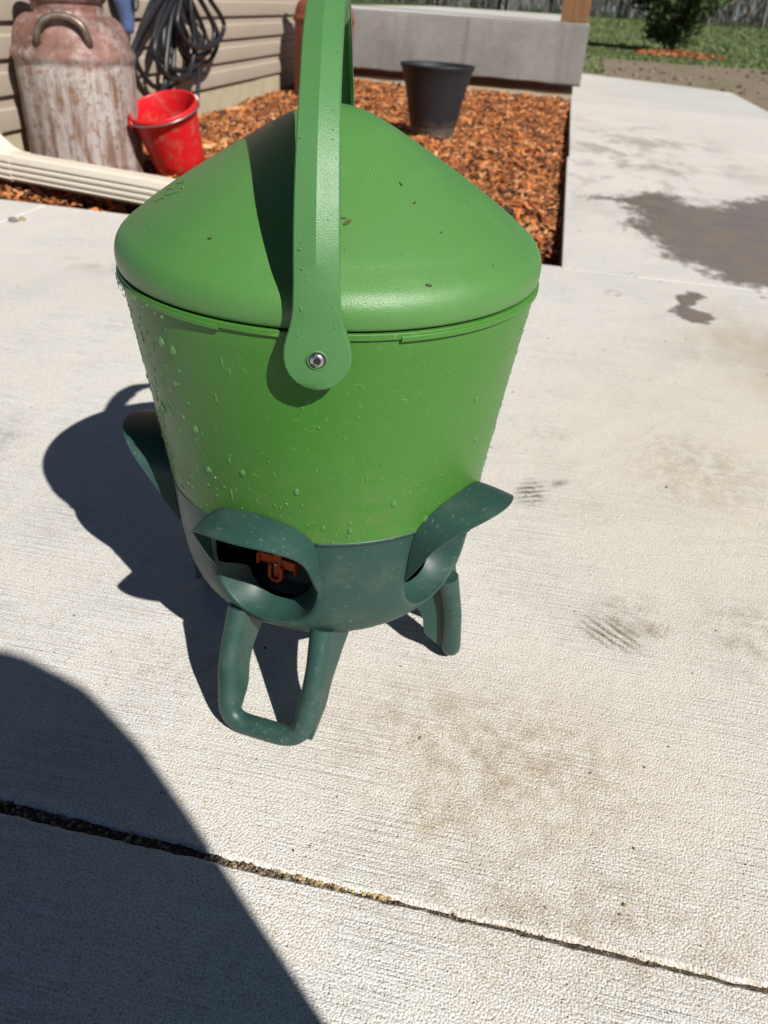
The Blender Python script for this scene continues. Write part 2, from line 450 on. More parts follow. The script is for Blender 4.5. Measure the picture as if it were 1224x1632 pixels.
for a, c in [((-1.2575, 0.297), (-0.35, 0.2928)), ((-0.35, 0.2928), (-0.11, 0.2865)), ((-0.11, 0.2865), (-0.06, 0.2845)), ((-0.06, 0.2845), (0.3, 0.2815)), ((0.3, 0.2815), (1.4, 0.2820))]: midedge += jag(a, c, 0.004, 0.0004)
slab(midedge + [(1.4, 0.282), (1.4, 1.8435), (0.072, 1.8435), (0.072, 1.862), (-1.2575, 1.905)], M_CONC)
slab([(-3.0, 0.298), (-1.2605, 0.298), (-1.2605, 1.905), (-3.0, 1.95)], M_CONC)
slab([(0.072, 1.8465), (1.4, 1.8465), (1.4, 3.496), (0.078, 3.496)], M_CONC)
slab([(0.086, 3.5), (1.4, 3.5), (1.4, 5.696), (0.092, 5.746)], M_CONC)
slab([(0.092, 5.75), (1.4, 5.70), (1.4, 7.62), (0.2, 8.55), (0.12, 8.6)], M_CONC2)

# dirt and grit packed in the open joint
sheet('joint_soil', [(-1.3, 0.27), (1.4, 0.27), (1.4, 0.31), (-1.3, 0.31)], -0.0042, M_JOINT, kind='structure', label='dark grit in the open joint between the two near slabs')
ICO = bmesh.new(); bmesh.ops.create_icosphere(ICO, subdivisions=1, radius=1.0)
ICO_V = np.array([v.co[:] for v in ICO.verts]); ICO_F = np.array([[v.index for v in f.verts] for f in ICO.faces]); ICO.free()
def scatter_ico(name, pts, sizes, mats, jitter=0.35, squash=(1, 1, 0.8), parent=None, **k):
    n = len(pts); V = []; F = []
    for i in range(n):
        s = np.array(squash) * sizes[i] * RNG.uniform(.75, 1.25, 3)
        v = ICO_V * (1 + RNG.uniform(-jitter, jitter, (len(ICO_V), 1))) * s
        a = RNG.uniform(0, 6.28); ca, sa = math.cos(a), math.sin(a)
        v = np.stack([v[:, 0] * ca - v[:, 1] * sa, v[:, 0] * sa + v[:, 1] * ca, v[:, 2]], 1) + np.array(pts[i])
        V.append(v); F.append(ICO_F + i * len(ICO_V))
    me = bpy.data.meshes.new(name)
    V = np.concatenate(V); F = np.concatenate(F)
    me.from_pydata(V.tolist(), [], F.tolist())
    for m in mats: me.materials.append(m)
    mi = np.repeat(RNG.integers(0, len(mats), n), len(ICO_F)); me.polygons.foreach_set('material_index', mi.astype(np.int32))
    return link(name, me, parent, **k)
M_PEB = [simple('pebble_tan', (0.27, 0.185, 0.10), 0.85, .3, 300), simple('pebble_brown', (0.13, 0.085, 0.05), 0.9, .3, 300), simple('pebble_dark', (0.045, 0.035, 0.025), 0.9, .3, 300), simple('pebble_umber', (0.08, 0.055, 0.035), 0.9, .3, 300), simple('pebble_grey', (0.22, 0.2, 0.17), 0.9, .3, 300)]
pp = []; ps = []
for i in range(3200):
    uu = random.uniform(-0.42, 0.5)
    lo = 0.2832; hi = 0.2935 + (-(uu + 0.35)) * 0.03 if uu < -0.11 else (0.2865 if uu < -0.05 else 0.2842)
    s = random.choice([.0004, .0005, .0006, .0008, .0010, .0014]) * (1.15 if uu < -.05 else 0.62)
    if uu > -0.06 and random.random() < .5: continue
    pp.append((uu, random.uniform(lo - .001, hi), -0.0040 + random.uniform(0, .0022))); ps.append(s)
g_ = scatter_ico('joint_gravel', pp, ps, M_PEB, kind='stuff', label='tan and brown grit filling the open joint across the patio')
py_ = [(-.10 + .075 * random.random(), .2842 + .0016 * random.random(), -.0022) for i in range(46)]
g3 = scatter_ico('joint_pebbles', py_, [random.choice([.0011, .0014, .0018]) for i in py_], [simple('pebble_yellow', (0.42, 0.31, 0.14), .85, .2, 300), M_PEB[0]], kind='stuff', label='pale yellow pebbles in the sunlit joint below the feeder leg')
g3.rotation_euler = (0, 0, -PHI)
g_.rotation_euler = (0, 0, -PHI)

# wet patches: thin water-soaked skins with ragged edges
def ragged(pts, it=5, amp=0.22):
    P = [Vector(p) for p in pts]
    for k in range(it):
        Q = []
        for i in range(len(P)):
            a = P[i]; c = P[(i + 1) % len(P)]; d = c - a
            Q += [a, (a + c) / 2 + Vector((-d.y, d.x)) * random.uniform(-amp, amp)]
        P = Q
    return P
def wetpatch(polys, label, soft, res):
    segs = []
    for p in polys:
        q = ragged(p); segs.append(np.array([(x.x, x.y) for x in q]))
    allp = np.concatenate(segs); lo = allp.min(0) - 2 * soft; hi = allp.max(0) + 2 * soft
    nx, ny = int((hi[0] - lo[0]) / res) + 1, int((hi[1] - lo[1]) / res) + 1
    X, Y = np.meshgrid(lo[0] + res * np.arange(nx), lo[1] + res * np.arange(ny)); G = np.stack([X.ravel(), Y.ravel()], 1)
    sd = np.full(len(G), -9.0)
    for q in segs:
        A = q; B = np.roll(q, -1, 0); D = B - A
        t = np.clip(((G[:, None] - A) * D).sum(2) / (D ** 2).sum(1), 0, 1)
        d = np.sqrt((((G[:, None] - A) - t[..., None] * D) ** 2).sum(2)).min(1)
        ins = np.zeros(len(G), bool)
        for k in range(len(A)):
            c = (A[k, 1] > G[:, 1]) != (B[k, 1] > G[:, 1])
            ins ^= c & (G[:, 0] < (B[k, 0] - A[k, 0]) * (G[:, 1] - A[k, 1]) / (B[k, 1] - A[k, 1] + 1e-12) + A[k, 0])
        sd = np.maximum(sd, np.where(ins, d, -d))
    keep = sd > -1.6 * soft
    F = [(j * nx + i, j * nx + i + 1, (j + 1) * nx + i + 1, (j + 1) * nx + i) for j in range(ny - 1) for i in range(nx - 1) if keep[j * nx + i] or keep[j * nx + i + 1] or keep[(j + 1) * nx + i] or keep[(j + 1) * nx + i + 1]]
    use = sorted({i for f in F for i in f}); mp = {k: i for i, k in enumerate(use)}
    me = bpy.data.meshes.new('wet_patch')
    me.from_pydata([(G[k, 0], G[k, 1], .0015) for k in use], [], [tuple(mp[i] for i in f) for f in F]); me.materials.append(M_WET)
    at = me.attributes.new('wet', 'FLOAT', 'POINT'); at.data.foreach_set('value', np.clip(sd[use] / soft, -2, 2).astype(np.float32))
    o = link('wet_patch', me, None, 'structure', label); o.rotation_euler = (0, 0, -PHI)
wetpatch([[(0.141, 2.715), (0.22, 2.745), (0.3, 2.80), (0.376, 2.89), (0.441, 2.86), (0.455, 2.76), (0.48, 2.72), (0.56, 2.73), (0.60, 2.80), (0.71, 2.95), (0.80, 3.02), (1.0, 3.05), (1.2, 2.8), (1.25, 2.3), (1.0, 1.9), (0.75, 1.852), (0.58, 1.852), (0.486, 1.856), (0.429, 1.926), (0.377, 1.995), (0.335, 2.12), (0.313, 2.25), (0.27, 2.30), (0.245, 2.36), (0.27, 2.42), (0.297, 2.49), (0.275, 2.55), (0.284, 2.62), (0.243, 2.675)]], 'large dark wet patch on the walkway slab', .04, .012)
wetpatch([[(0.322, 1.74), (0.345, 1.772), (0.372, 1.76), (0.384, 1.74), (0.365, 1.715), (0.348, 1.69), (0.338, 1.668), (0.352, 1.645), (0.377, 1.632), (0.385, 1.60), (0.362, 1.565), (0.33, 1.555), (0.308, 1.58), (0.293, 1.614), (0.303, 1.65), (0.321, 1.678), (0.313, 1.71)],
          [(0.50, 1.79), (0.56, 1.80), (0.7, 1.80), (0.7, 1.775), (0.6, 1.77)]], 'small hook shaped wet splash on the patio', .008, .004)

# mulch bed
bedpts = [(-1.72, 1.88), (0.088, 1.83), (0.10, 6.1), (-1.72, 6.1)]
bv = []; bf = []
NU, NVV = 46, 106
def bedz(u, v): return MULCH - 0.012 + 0.008 * math.sin(u * 7 + v * 3) * math.sin(v * 5.3 - u) + 0.02 * max(0, (v - 4.4) / 1.5) - 0.012 * max(0, 1 - (0.09 - u) / 0.12) - (0.05 * max(0, 1 - (v - 1.88) / 0.22))
for j in range(NVV):
    for i in range(NU):
        uu = -1.72 + 1.81 * i / (NU - 1); vv = 1.84 + 4.26 * j / (NVV - 1); bv.append((uu, vv, bedz(uu, vv)))
for j in range(NVV - 1):
    for i in range(NU - 1):
        a = j * NU + i; bf.append((a, a + 1, a + 1 + NU, a + NU))
obj('mulch_bed', bv, bf, M_SOIL, kind='structure', label='planting bed between the house wall and the walkway').rotation_euler = (0, 0, -PHI)
def chips(name, U, V, Z, L, mats, label, flat=0.35, parent=None):
    n = len(U)
    base = np.array([(-1, -.8, -1), (1, -1, -1), (.8, 1, -1), (-1, .9, -1), (-.9, -1, 1), (.9, -.7, 1), (1, .8, 1), (-.7, 1, 1)]) * .5
    fc = np.array([(0, 3, 2, 1), (4, 5, 6, 7), (0, 1, 5, 4), (1, 2, 6, 5), (2, 3, 7, 6), (3, 0, 4, 7)])
    W = L * RNG.uniform(.12, .34, n); T = L * RNG.uniform(.04, .12, n)
    v = base[None] * np.stack([L, W, T], 1)[:, None, :] * RNG.uniform(.75, 1.25, (n, 8, 1))
    v[:, :, 2] += (base[None, :, 0] ** 2) * (L * RNG.uniform(-.5, .5, n))[:, None]
    yaw = RNG.uniform(0, 6.28, n); pit = RNG.normal(0, flat, n); rol = RNG.normal(0, flat, n)
    def rot(v, a, i, j):
        c, s = np.cos(a)[:, None], np.sin(a)[:, None]; x = v[:, :, i] * c - v[:, :, j] * s; y = v[:, :, i] * s + v[:, :, j] * c
        v[:, :, i] = x; v[:, :, j] = y
    rot(v, rol, 1, 2); rot(v, pit, 0, 2); rot(v, yaw, 0, 1)
    v += np.stack([U, V, Z], 1)[:, None, :]
    F = (fc[None] + (np.arange(n) * 8)[:, None, None]).reshape(-1, 4)
    me = bpy.data.meshes.new(name); me.from_pydata(v.reshape(-1, 3).tolist(), [], F.tolist())
    for m in mats: me.materials.append(m)
    me.polygons.foreach_set('material_index', np.repeat(RNG.integers(0, len(mats), n), 6).astype(np.int32))
    o = link(name, me, parent, kind='stuff', label=label, cat=None)
    o.rotation_euler = (0, 0, -PHI)
    return o
M_CHIP = [simple('chip_' + n_, c_, 0.85, .35, 60, .5, 200) for n_, c_ in [('orange', (0.46, 0.16, 0.045)), ('rust', (0.33, 0.105, 0.03)), ('tan', (0.56, 0.28, 0.125)), ('brown', (0.17, 0.055, 0.018)), ('bright', (0.54, 0.185, 0.045)), ('dark', (0.06, 0.025, 0.012))]]
n = 60000
vv = 1.86 + 4.2 * RNG.random(n) ** 1.25; uu = -1.70 + RNG.random(n) * 1.785
_kp = (vv > 2.1) | (RNG.random(n) < .25) | (uu < -1.45); uu = uu[_kp]; vv = vv[_kp]; n = len(uu)  # chips thinned at the front; bare dark soil stands in for shade
zz = np.array([bedz(a, c) for a, c in zip(uu, vv)]) + RNG.uniform(0.0, 0.02, n)
_sh = RNG.random(n)
chips('mulch_chips', uu, vv, zz, RNG.uniform(.010, .040, n) * np.where(_sh < .12, 1.9, np.where(_sh < .5, .7, 1.05)), M_CHIP, 'orange shredded wood mulch covering the bed beside the house')
# stray chips on the concrete edge of the bed
k_ = 60
chips('stray_mulch', RNG.uniform(-1.0, 0.02, k_), RNG.uniform(1.78, 1.86, k_) , np.full(k_, .004), RNG.uniform(.006, .018, k_), M_CHIP[:4], 'few stray mulch chips on the patio edge', 0.05)

# ================================================================== HOUSE
def siding_mat():
    b = NB('clay_vinyl_siding'); P = b.obj()
    g = b.noise(b.map(P, scale=(1, 4, 60)), 6.0, 4, 0.6); n1 = b.noise(P, 2.0, 4, 0.6)
    c = b.mix(b.mr(n1, 0.3, 0.7), (0.37, 0.31, 0.245), (0.405, 0.34, 0.27))
    sp = b.mr(b.noise(P, 60.0, 4, 0.7), 0.62, 0.8, 0, 0.4)
    return b.done(b.mix(sp, c, (0.24, 0.18, 0.13)), 0.5, b.bump(g, 0.12, 0.001), Specular_IOR_Level=0.35)
M_SIDE = siding_mat()
M_TRIM = simple('siding_trim', (0.40, 0.335, 0.275), 0.5, 0.06, 3)
M_FOUND = simple('tan_foundation', (0.42, 0.36, 0.25), 0.85, 0.12, 8, .3, 90)
WU = -1.68
house = thing('house', H(WU, 1.0, MULCH), -PHI, label='house wall of clay coloured lap siding behind the rusty milk can', cat='house')
# local: x = out from the wall, y = along it (v - 1.0), z up from the mulch
SEAMS = [1.345, 2.2, 3.745, 4.66]
def course(z0, ya, yb):
    e = 0.0975
    pr_ = [(0.000, 0.0), (0.0155, 0.002), (0.0165, 0.006), (0.0125, e * .60), (0.0045, e * .66), (0.003, e - .002), (0.0, e)]
    vs = [(x, y, z0 + z) for y in (ya, yb) for x, z in pr_]
    m = len(pr_)
    fs = [(i, i + 1, m + i + 1, m + i) for i in range(m - 1)] + [tuple(range(m))[::-1], tuple(range(m, 2 * m))]
    return vs, fs
for i in range(26):
    z0 = 0.082 - MULCH + i * 0.0975
    for k in range(3):
        sh = 0 if k != 1 else 0.0
        vs, fs = course(z0, SEAMS[k] + 0.003, SEAMS[k + 1] - 0.003)
        if k == 1 and i % 1 == 0:
            vs = [(x + 0.0025, y, z) for x, y, z in vs]
        crisp(obj('siding_board', vs, fs, M_SIDE, house), 25)
MB().box(-0.5, -0.001, 1.350, 4.66, -0.1, 2.75).obj('wall_sheathing', M_BLACK, house, smooth=False)
MB().box(-0.49, 0.004, 1.346, 4.66, -0.15, 0.112).obj('foundation', M_FOUND, house, smooth=False)
MB().box(-0.5, -0.06, 1.315, 1.349, 0.10, 2.7).obj('end_panel', M_SIDE, house, smooth=False)
bevel(MB().box(-0.06, 0.021, 1.275, 1.343, 0.10, 2.7).obj('corner_trim', M_TRIM, house, smooth=False), .003)
bevel(MB().box(-0.01, 0.022, 4.662, 4.74, 0.10, 2.7).obj('corner_trim', M_TRIM, house, smooth=False), .003)

# ================================================================== PORCH
porch = thing('porch', H(-0.8, 6.0, MULCH), -PHI, label='raised grey concrete porch slab behind the mulch bed', cat='porch')
# local x = u + 0.8, y = v - 6, z from the mulch
zt = 0.417 - MULCH; zb = 0.072 - MULCH
pv = []; pf = []
xs = np.linspace(-1.1, 0.939, 40)
front = []
mbp = MB()
ring = []
for x in xs:
    dz = 0.004 * math.sin(x * 5) + 0.002 * math.sin(x * 23)
    ring.append([(x, 0.012, zb + dz), (x, 0.0, zb + .012 + dz), (x, 0.002 * math.sin(x * 9), zt - .016), (x, .006, zt - .004), (x, .018, zt), (x, 7.0, zt)])
m_ = len(ring[0])
for r_ in ring: pv += r_
for i in range(len(ring) - 1):
    for k in range(m_ - 1): pf.append((i * m_ + k, (i + 1) * m_ + k, (i + 1) * m_ + k + 1, i * m_ + k + 1))
L_ = (len(ring) - 1) * m_
e0 = len(pv); pv += [(0.939, 7.0, zb), (0.939, 0.012, zb)]
pf.append((L_, e0, L_ + 5, L_ + 4, L_ + 3, L_ + 2, L_ + 1))
pf.append((0, L_, e0, e0) if False else (L_, 0, e0))
crisp(obj('slab', pv, pf, M_FORM, porch), 40)
MB().box(-1.09, 0.93, 0.024, 6.99, zt + .002, zt + .006).obj('sunlit_top_sheet', M_CONC2, porch, smooth=False)  # added pale sheet; sun on the slab top is put into its colour
MB().box(-1.1, 0.90, 0.05, 6.9, -0.1, 0.06).obj('foundation', M_FOUND, porch, smooth=False)
M_BROWNB = simple('brown_flashing', (0.10, 0.05, 0.03), 0.6, 0.2, 10)
MB().box(-1.1, 0.895, 0.042, 6.88, 0.06, zb + .02).obj('skirt_board', M_BROWNB, porch, smooth=False)

def wood(name, c1, c2, axis=(30, 30, 1.5)):
    b = NB(name); P = b.obj()
    g = b.noise(b.map(P, scale=axis), 1.0, 6, 0.65, 1.0)
    return b.done(b.mix(b.mr(g, 0.3, 0.7), c1, c2), 0.75, b.bump(g, 0.4, 0.002))
M_POST = wood('cedar_post', (0.13, 0.058, 0.022), (0.22, 0.105, 0.042))
post = thing('porch_post', H(0.035, 6.125, 0.424), -PHI, label='brown square wooden post on the corner of the porch slab', cat='post')
bevel(MB().box(-0.087, 0.087, -0.087, 0.087, 0.002, 2.4).obj('post_shaft', M_POST, post, smooth=False), .006)
MB().box(-0.089, -0.03, -0.0895, -0.0875, 0.002, 2.4).obj('trim_board', M_POST, post, smooth=False)

# ================================================================== THE FEEDER
FX, FY = -0.0481, 0.5456
feeder = thing('poultry_feeder', (FX, FY, 0), 0, label='green bucket shaped poultry feeder with dark teal ports and legs on the patio', cat='poultry feeder')
PROF = np.array([[0.0738, 0.0816], [0.0808, 0.0966], [0.0938, 0.1100], [0.1138, 0.1175], [0.1438, 0.1213], [0.192, 0.1247], [0.23, 0.1290], [0.28, 0.1350], [0.335, 0.1420]])
def RZ(z): return float(np.interp(z, PROF[:, 0], PROF[:, 1]))
_zz = np.linspace(.0738, .335, 60); _rr = np.array([RZ(z) for z in _zz])
_k = np.array([1, 2, 3, 2, 1]) / 9; _pad = np.concatenate([[2 * _rr[0] - _rr[2], 2 * _rr[0] - _rr[1]], _rr, [2 * _rr[-1] - _rr[-2], 2 * _rr[-1] - _rr[-3]]]); _rs = np.convolve(_pad, _k, 'valid')
def RZ(z): return float(np.interp(z, _zz, _rs))
def pol(az, r, z):
    a = rad(az); return (r * math.sin(a), -r * math.cos(a), z)

# lid
lid_pts = [(0.1422, 0.3462), (0.1436, 0.3474), (0.1443, 0.3510), (0.1442, 0.3560), (0.1428, 0.3610), (0.1397, 0.3657), (0.1345, 0.3702), (0.1278, 0.3752), (0.1208, 0.3806), (0.1030, 0.3925), (0.0838, 0.4045), (0.0637, 0.4163), (0.0432, 0.4281), (0.0300, 0.4349), (0.0180, 0.4396), (0.0080, 0.4418), (0.0004, 0.4424)]
LID = [(p.x, p.y) for p in catmull([(r, z, 0) for r, z in lid_pts], 4)]
def lidz(r): return float(np.interp(-r, [-p[0] for p in LID[12:]], [p[1] for p in LID[12:]]))
lid = MB().lathe([(0.135, 0.3462)] + LID, 128, cap1=True).obj('lid', M_LID, feeder)
def lidline(pts, r=0.0005):
    return [pol(a, rr_, lidz(rr_) + 0.0001) for a, rr_ in pts]
for cl in [[(-72, .116), (-69.5, .1115), (-66, .110)], [(-70, .109), (-66, .1055), (-63, .1015)], [(-76, .108), (-73, .105), (-70, .1035)], [(-74, .101), (-71, .0985), (-69, .096)], [(-65, .1005), (-64, .099), (-66.5, .0975), (-66, .0945)],
           [(58, .0955), (61, .102), (64, .1075), (68, .112)], [(66, .096), (70, .1005), (73, .104)], [(74, .0975), (77, .1035), (80, .109), (82, .1145)], [(82, .1005), (85, .105), (87, .108)]]:
    MB().tube([Vector(pol(p.x, p.y, lidz(p.y) + .0001)) for p in catmull([(q[0], q[1], 0) for q in cl], 6)], 0.00045, 6).obj('embossed_line', M_LID, lid)

# hopper
hz = np.linspace(0.1865, 0.3412, 24)
hopper = MB().lathe([(RZ(z), z) for z in hz], 128).obj('hopper', M_GREEN, feeder)
def arc_band(prof, a0, a1, n=90):
    vs = []; m = len(prof)
    for i in range(n + 1):
        a = a0 + (a1 - a0) * i / n
        vs += [pol(a, r, z) for r, z in prof]
    fs = [(i * m + k, (i + 1) * m + k, (i + 1) * m + (k + 1) % m, i * m + (k + 1) % m) for i in range(n) for k in range(m)]
    fs += [tuple(range(m)), tuple(n * m + k for k in range(m))[::-1]]
    return vs, fs
vs, fs = arc_band([(0.137, 0.3410), (0.1434, 0.3410), (0.1439, 0.3415), (0.1439, 0.3445), (0.1434, 0.3450), (0.137, 0.3450)], 0, 360, 160)
crisp(obj('rim', vs, fs, M_GREEN, hopper), 40)
vs, fs = arc_band([(0.137, 0.3398), (0.1442, 0.3398), (0.1447, 0.3403), (0.1447, 0.3427), (0.1442, 0.3432), (0.137, 0.3432)], 21, 339, 150)
crisp(obj('rim_flange', vs, fs, M_GREEN, hopper), 40)

# teal base with five ports
PORTS = [-18 + 72 * k for k in range(5)]
ZC, ZT, ZB = 0.144, 0.1885, 0.0740
def opening(th):
    c, s = math.cos(th), math.sin(th); n_ = 3.2 if s > 0 else 2.4
    k = (abs(c) ** n_ + abs(s) ** n_) ** (-1 / n_)
    hz_ = 0.0395 if s > 0 else 0.0415
    return 20.1 * c * k, ZC + hz_ * s * k
E_ = 20
per = []
for i in range(E_): per.append((-36 + 72 * i / E_, ZB))
for i in range(E_): per.append((36, ZB + (ZT - ZB) * i / E_))
for i in range(E_): per.append((36 - 72 * i / E_, ZT))
for i in range(E_): per.append((-36, ZT - (ZT - ZB) * i / E_))
NP = len(per); NR = 9
mbs = MB(); scoops = []
for pa in PORTS:
    vs = []; fs = []
    rings = []
    for j in range(NR + 1):
        t = j / NR; ring = []
        for (a, z) in per:
            th = math.atan2((z - ZC) / 0.055, a / 36)
            oa, oz = opening(th)
            tt = 1 - (1 - t) ** 1.0
            aa = a * (1 - tt) + oa * tt; z2 = z * (1 - tt) + oz * tt
            r = RZ(z2)
            if t > .999: r -= 0.0008
            ring.append((pa + aa, r, z2))
        rings.append(ring)
    # throat: rounded lip, then a scoop sloping to the inside
    def inner(f, rr_, dz, lowr):
        out = []
        for (a, z) in per:
            th = math.atan2((z - ZC) / 0.055, a / 36)
            oa, oz = opening(th)
            low = max(0.0, min(1.0, (ZC - oz) / 0.0415))
            dp = min(1.0, max(0.0, (low + .05) / .55)); dp = dp * dp * (3 - 2 * dp)
            q_ = rr_ * dp + (1 - dp) * min(rr_, .5) * .16
            out.append((pa + oa * (1 - (1 - f) * dp), RZ(oz) * (1 - q_) + lowr * q_, ZC + (oz - ZC) * (1 - .02 * rr_) + dz * low))
        return out
    rings += [inner(.985, .07, -.0002, .094), inner(.965, .2, .0, .094), inner(.94, .5, .0010, .094), inner(.90, .8, .0035, .094), inner(.87, 1.0, .0065, .094)]
    m = NP
    for r_ in rings: vs += [pol(*p) for p in r_]
    fs = [(j * m + i, j * m + (i + 1) % m, (j + 1) * m + (i + 1) % m, (j + 1) * m + i) for j in range(len(rings) - 1) for i in range(m)]
    mbs.add(vs, fs)
bott = [(RZ(ZB), ZB), (0.078, 0.0712), (0.07, 0.069), (0.05, 0.068), (0.001, 0.068)]
mbs.lathe(bott, 100)
base = mbs.obj('base', M_TEAL, feeder)
bm = bmesh.new(); bm.from_mesh(base.data); bmesh.ops.remove_doubles(bm, verts=bm.verts, dist=1e-5); bmesh.ops.recalc_face_normals(bm, faces=bm.faces); bm.to_mesh(base.data); bm.free()
# seam step where the base overlaps the hopper
obj('collar', *arc_band([(0.122, 0.186), (RZ(.186) + .0004, 0.186), (RZ(.189) + .0004, 0.1890), (0.122, 0.1893)], 0, 360, 120), M_TEAL, base)

att = [(-20.6, .1425, 0.0), (-20.6, .155, .0065), (-20.5, .168, .0125), (-20.0, .180, .0180), (-18.6, .190, .0235), (-15.8, .1975, .028), (-11.5, .2035, .032), (-6, .2072, .035), (0, .2084, .036)]
att = att + [(-a, z, e) for a, z, e in att[-2::-1]]
att = [(p.x, p.y, p.z) for p in catmull([(a / 100, z, e) for a, z, e in att], 4)]
att = [(a * 100, z, max(0, e)) for a, z, e in att]
hood_me = None
for k, pa in enumerate(PORTS):
    if hood_me is None:
        vs = []; fs = []; rows = 7
        for (a, z, e) in att:
            p0 = Vector(pol(a, RZ(z) + .0007, z))
            for j in range(rows):
                t = j / (rows - 1)
                vs.append(p0 + Vector((0, -1, 0.02)) * e * t + Vector((0, 0, 0.0008)) * math.sin(t * 3.14) * (e / .036))
        m = rows
        fs = [(i * m + j, i * m + j + 1, (i + 1) * m + j + 1, (i + 1) * m + j) for i in range(len(att) - 1) for j in range(m - 1)]
        o = obj('hood', vs, fs, M_TEAL, base); hood_me = o.data
    else: o = link('hood', hood_me, base)
    solid(o, .0015, -1.0); es = o.modifiers.new('split', 'EDGE_SPLIT'); es.split_angle = rad(45)
    o.rotation_euler = (0, 0, rad(pa))
    # dark plate filling the arch above the seam, under the hood
    arch = [(a * .985, z - .0012) for a, z, e in att if z > .180]
    vs = [pol(a, RZ(z) + .0012, z) for a, z in arch] + [pol(a, RZ(.182) + .0012, .182) for a, z in arch]
    n_ = len(arch)
    o = obj('arch_plate', vs, [(i, i + 1, n_ + i + 1, n_ + i) for i in range(n_ - 1)], M_TEAL, base)
    o.rotation_euler = (0, 0, rad(pa))

# inside: feed drum with orange paddles behind each port
drum = MB().lathe([(0.086, 0.1075), (0.088, 0.1085), (0.088, 0.1105), (0.079, 0.1125), (0.077, 0.118), (0.077, 0.19)], 64).obj('feed_drum', M_TEALIN, feeder)
for k, pa in enumerate(PORTS[:1] + PORTS[1:]):
    mb = MB()
    y = -0.0785
    mb.box(-.0035, .0035, y - .006, y, .118, .147)          # upright of the cross
    mb.box(-.0155, -.0035, y - .005, y, .130, .1385); mb.box(.0035, .0165, y - .005, y, .129, .1375)
    mb.box(-.0165, -.0155, y - .009, y, .129, .1395); mb.box(.0165, .0175, y - .009, y, .128, .1385)
    mb.add(*(lambda t: (t.v, t.f))(MB().tube([(-.0055, y - .007, .132), (-.0055, y - .008, .121), (-.003, y - .0085, .1185), (.002, y - .0085, .1185), (.0048, y - .008, .121), (.0048, y - .007, .132)], .0016, 6)))
    o = mb.obj('paddle', M_ORANGE, drum, smooth=False); o.rotation_euler = (0, 0, rad(pa - 4)); bevel(o, .0006, 1)
    o.location = (0, 0, 0)
    s_ = MB().lathe([(.0001, .002), (.0012, .0017), (.0018, .001), (.002, 0)], 12).xf(Matrix.Translation((-.0005, y - .0062, .133)) @ Matrix.Rotation(rad(90), 4, 'X')).obj('pivot_pin', M_STEEL, o)

# three looped legs
def leg_mesh(rf=.1425, rm=.1275, rt=.1075, af=12.6, am=16.6, at=18.8, wb=.017):
    mb = MB()
    P = [pol(-at, rt, .0955), pol(-am, rm, .060), pol(-af, rf, .0088), pol(af, rf, .0088), pol(am, rm, .060), pol(at, rt, .0955)]
    path = rounded(P, [.012, min(.0175, rf * af * .012), min(.0175, rf * af * .012), .012], 8)
    path = [q for i, q in enumerate(path)]
    dense = []
    for i in range(len(path) - 1):
        k = max(1, int((path[i + 1] - path[i]).length / .006))
        for j in range(k): dense.append(path[i].lerp(path[i + 1], j / k))
    dense.append(path[-1])
    mb.tube(dense, [.0084 if p.z < .07 else .0084 + (p.z - .07) * .05 for p in dense], 14)
    for s in (-1, 1):
        # web behind each post, widening into the bowl
        rows = []
        for i in range(19):
            t = i / 18; z = .010 + (.096 - .010) * t
            a = s * float(np.interp(z, [0, .06, .0955], [af, am, at])); ro = float(np.interp(z, [0.0088, .06, .0955], [rf, rm, rt]))
            wdt = wb + .004 * t + .052 * max(0, t - .38) ** 1.8 / .62 ** 1.8
            wdt *= min(1, .25 + (z - .010) / .022)
            rows.append((a, ro - .003, wdt, z))
        vs = []
        for a, ro, wdt, z in rows:
            th = .0030; p = Vector(pol(a, ro + .002, z)) + Vector((.0046, 0, 0)); q = p + Vector((0.10, 1, 0)).normalized() * wdt
            for dx in (-th, th): vs += [p + Vector((dx, 0, 0)), q + Vector((dx, 0, 0))]
        n_ = len(rows); fs = []
        for i in range(n_ - 1):
            A = i * 4; B = A + 4
            fs += [(A, B, B + 1, A + 1), (A + 2, A + 3, B + 3, B + 2), (A + 1, B + 1, B + 3, A + 3), (A, A + 2, B + 2, B)]
        fs += [(0, 1, 3, 2), (A + 4, A + 6, A + 7, A + 5)]
        mb.add(vs, fs)
    return mb
lm = leg_mesh()
lego = lm.obj('leg', M_TEAL, feeder); crisp(lego, 50)
lego.rotation_euler = (0, 0, rad(-15))
o = leg_mesh(.1235, .1195, .1115, 9.0, 9.6, 10.0, .023).obj('leg', M_TEAL, feeder); crisp(o, 50)
o.rotation_euler = (0, 0, rad(93)); o.location = (-.0055, -.0195, 0)
o = link('leg', lego.data, feeder); o.rotation_euler = (0, 0, rad(-126))

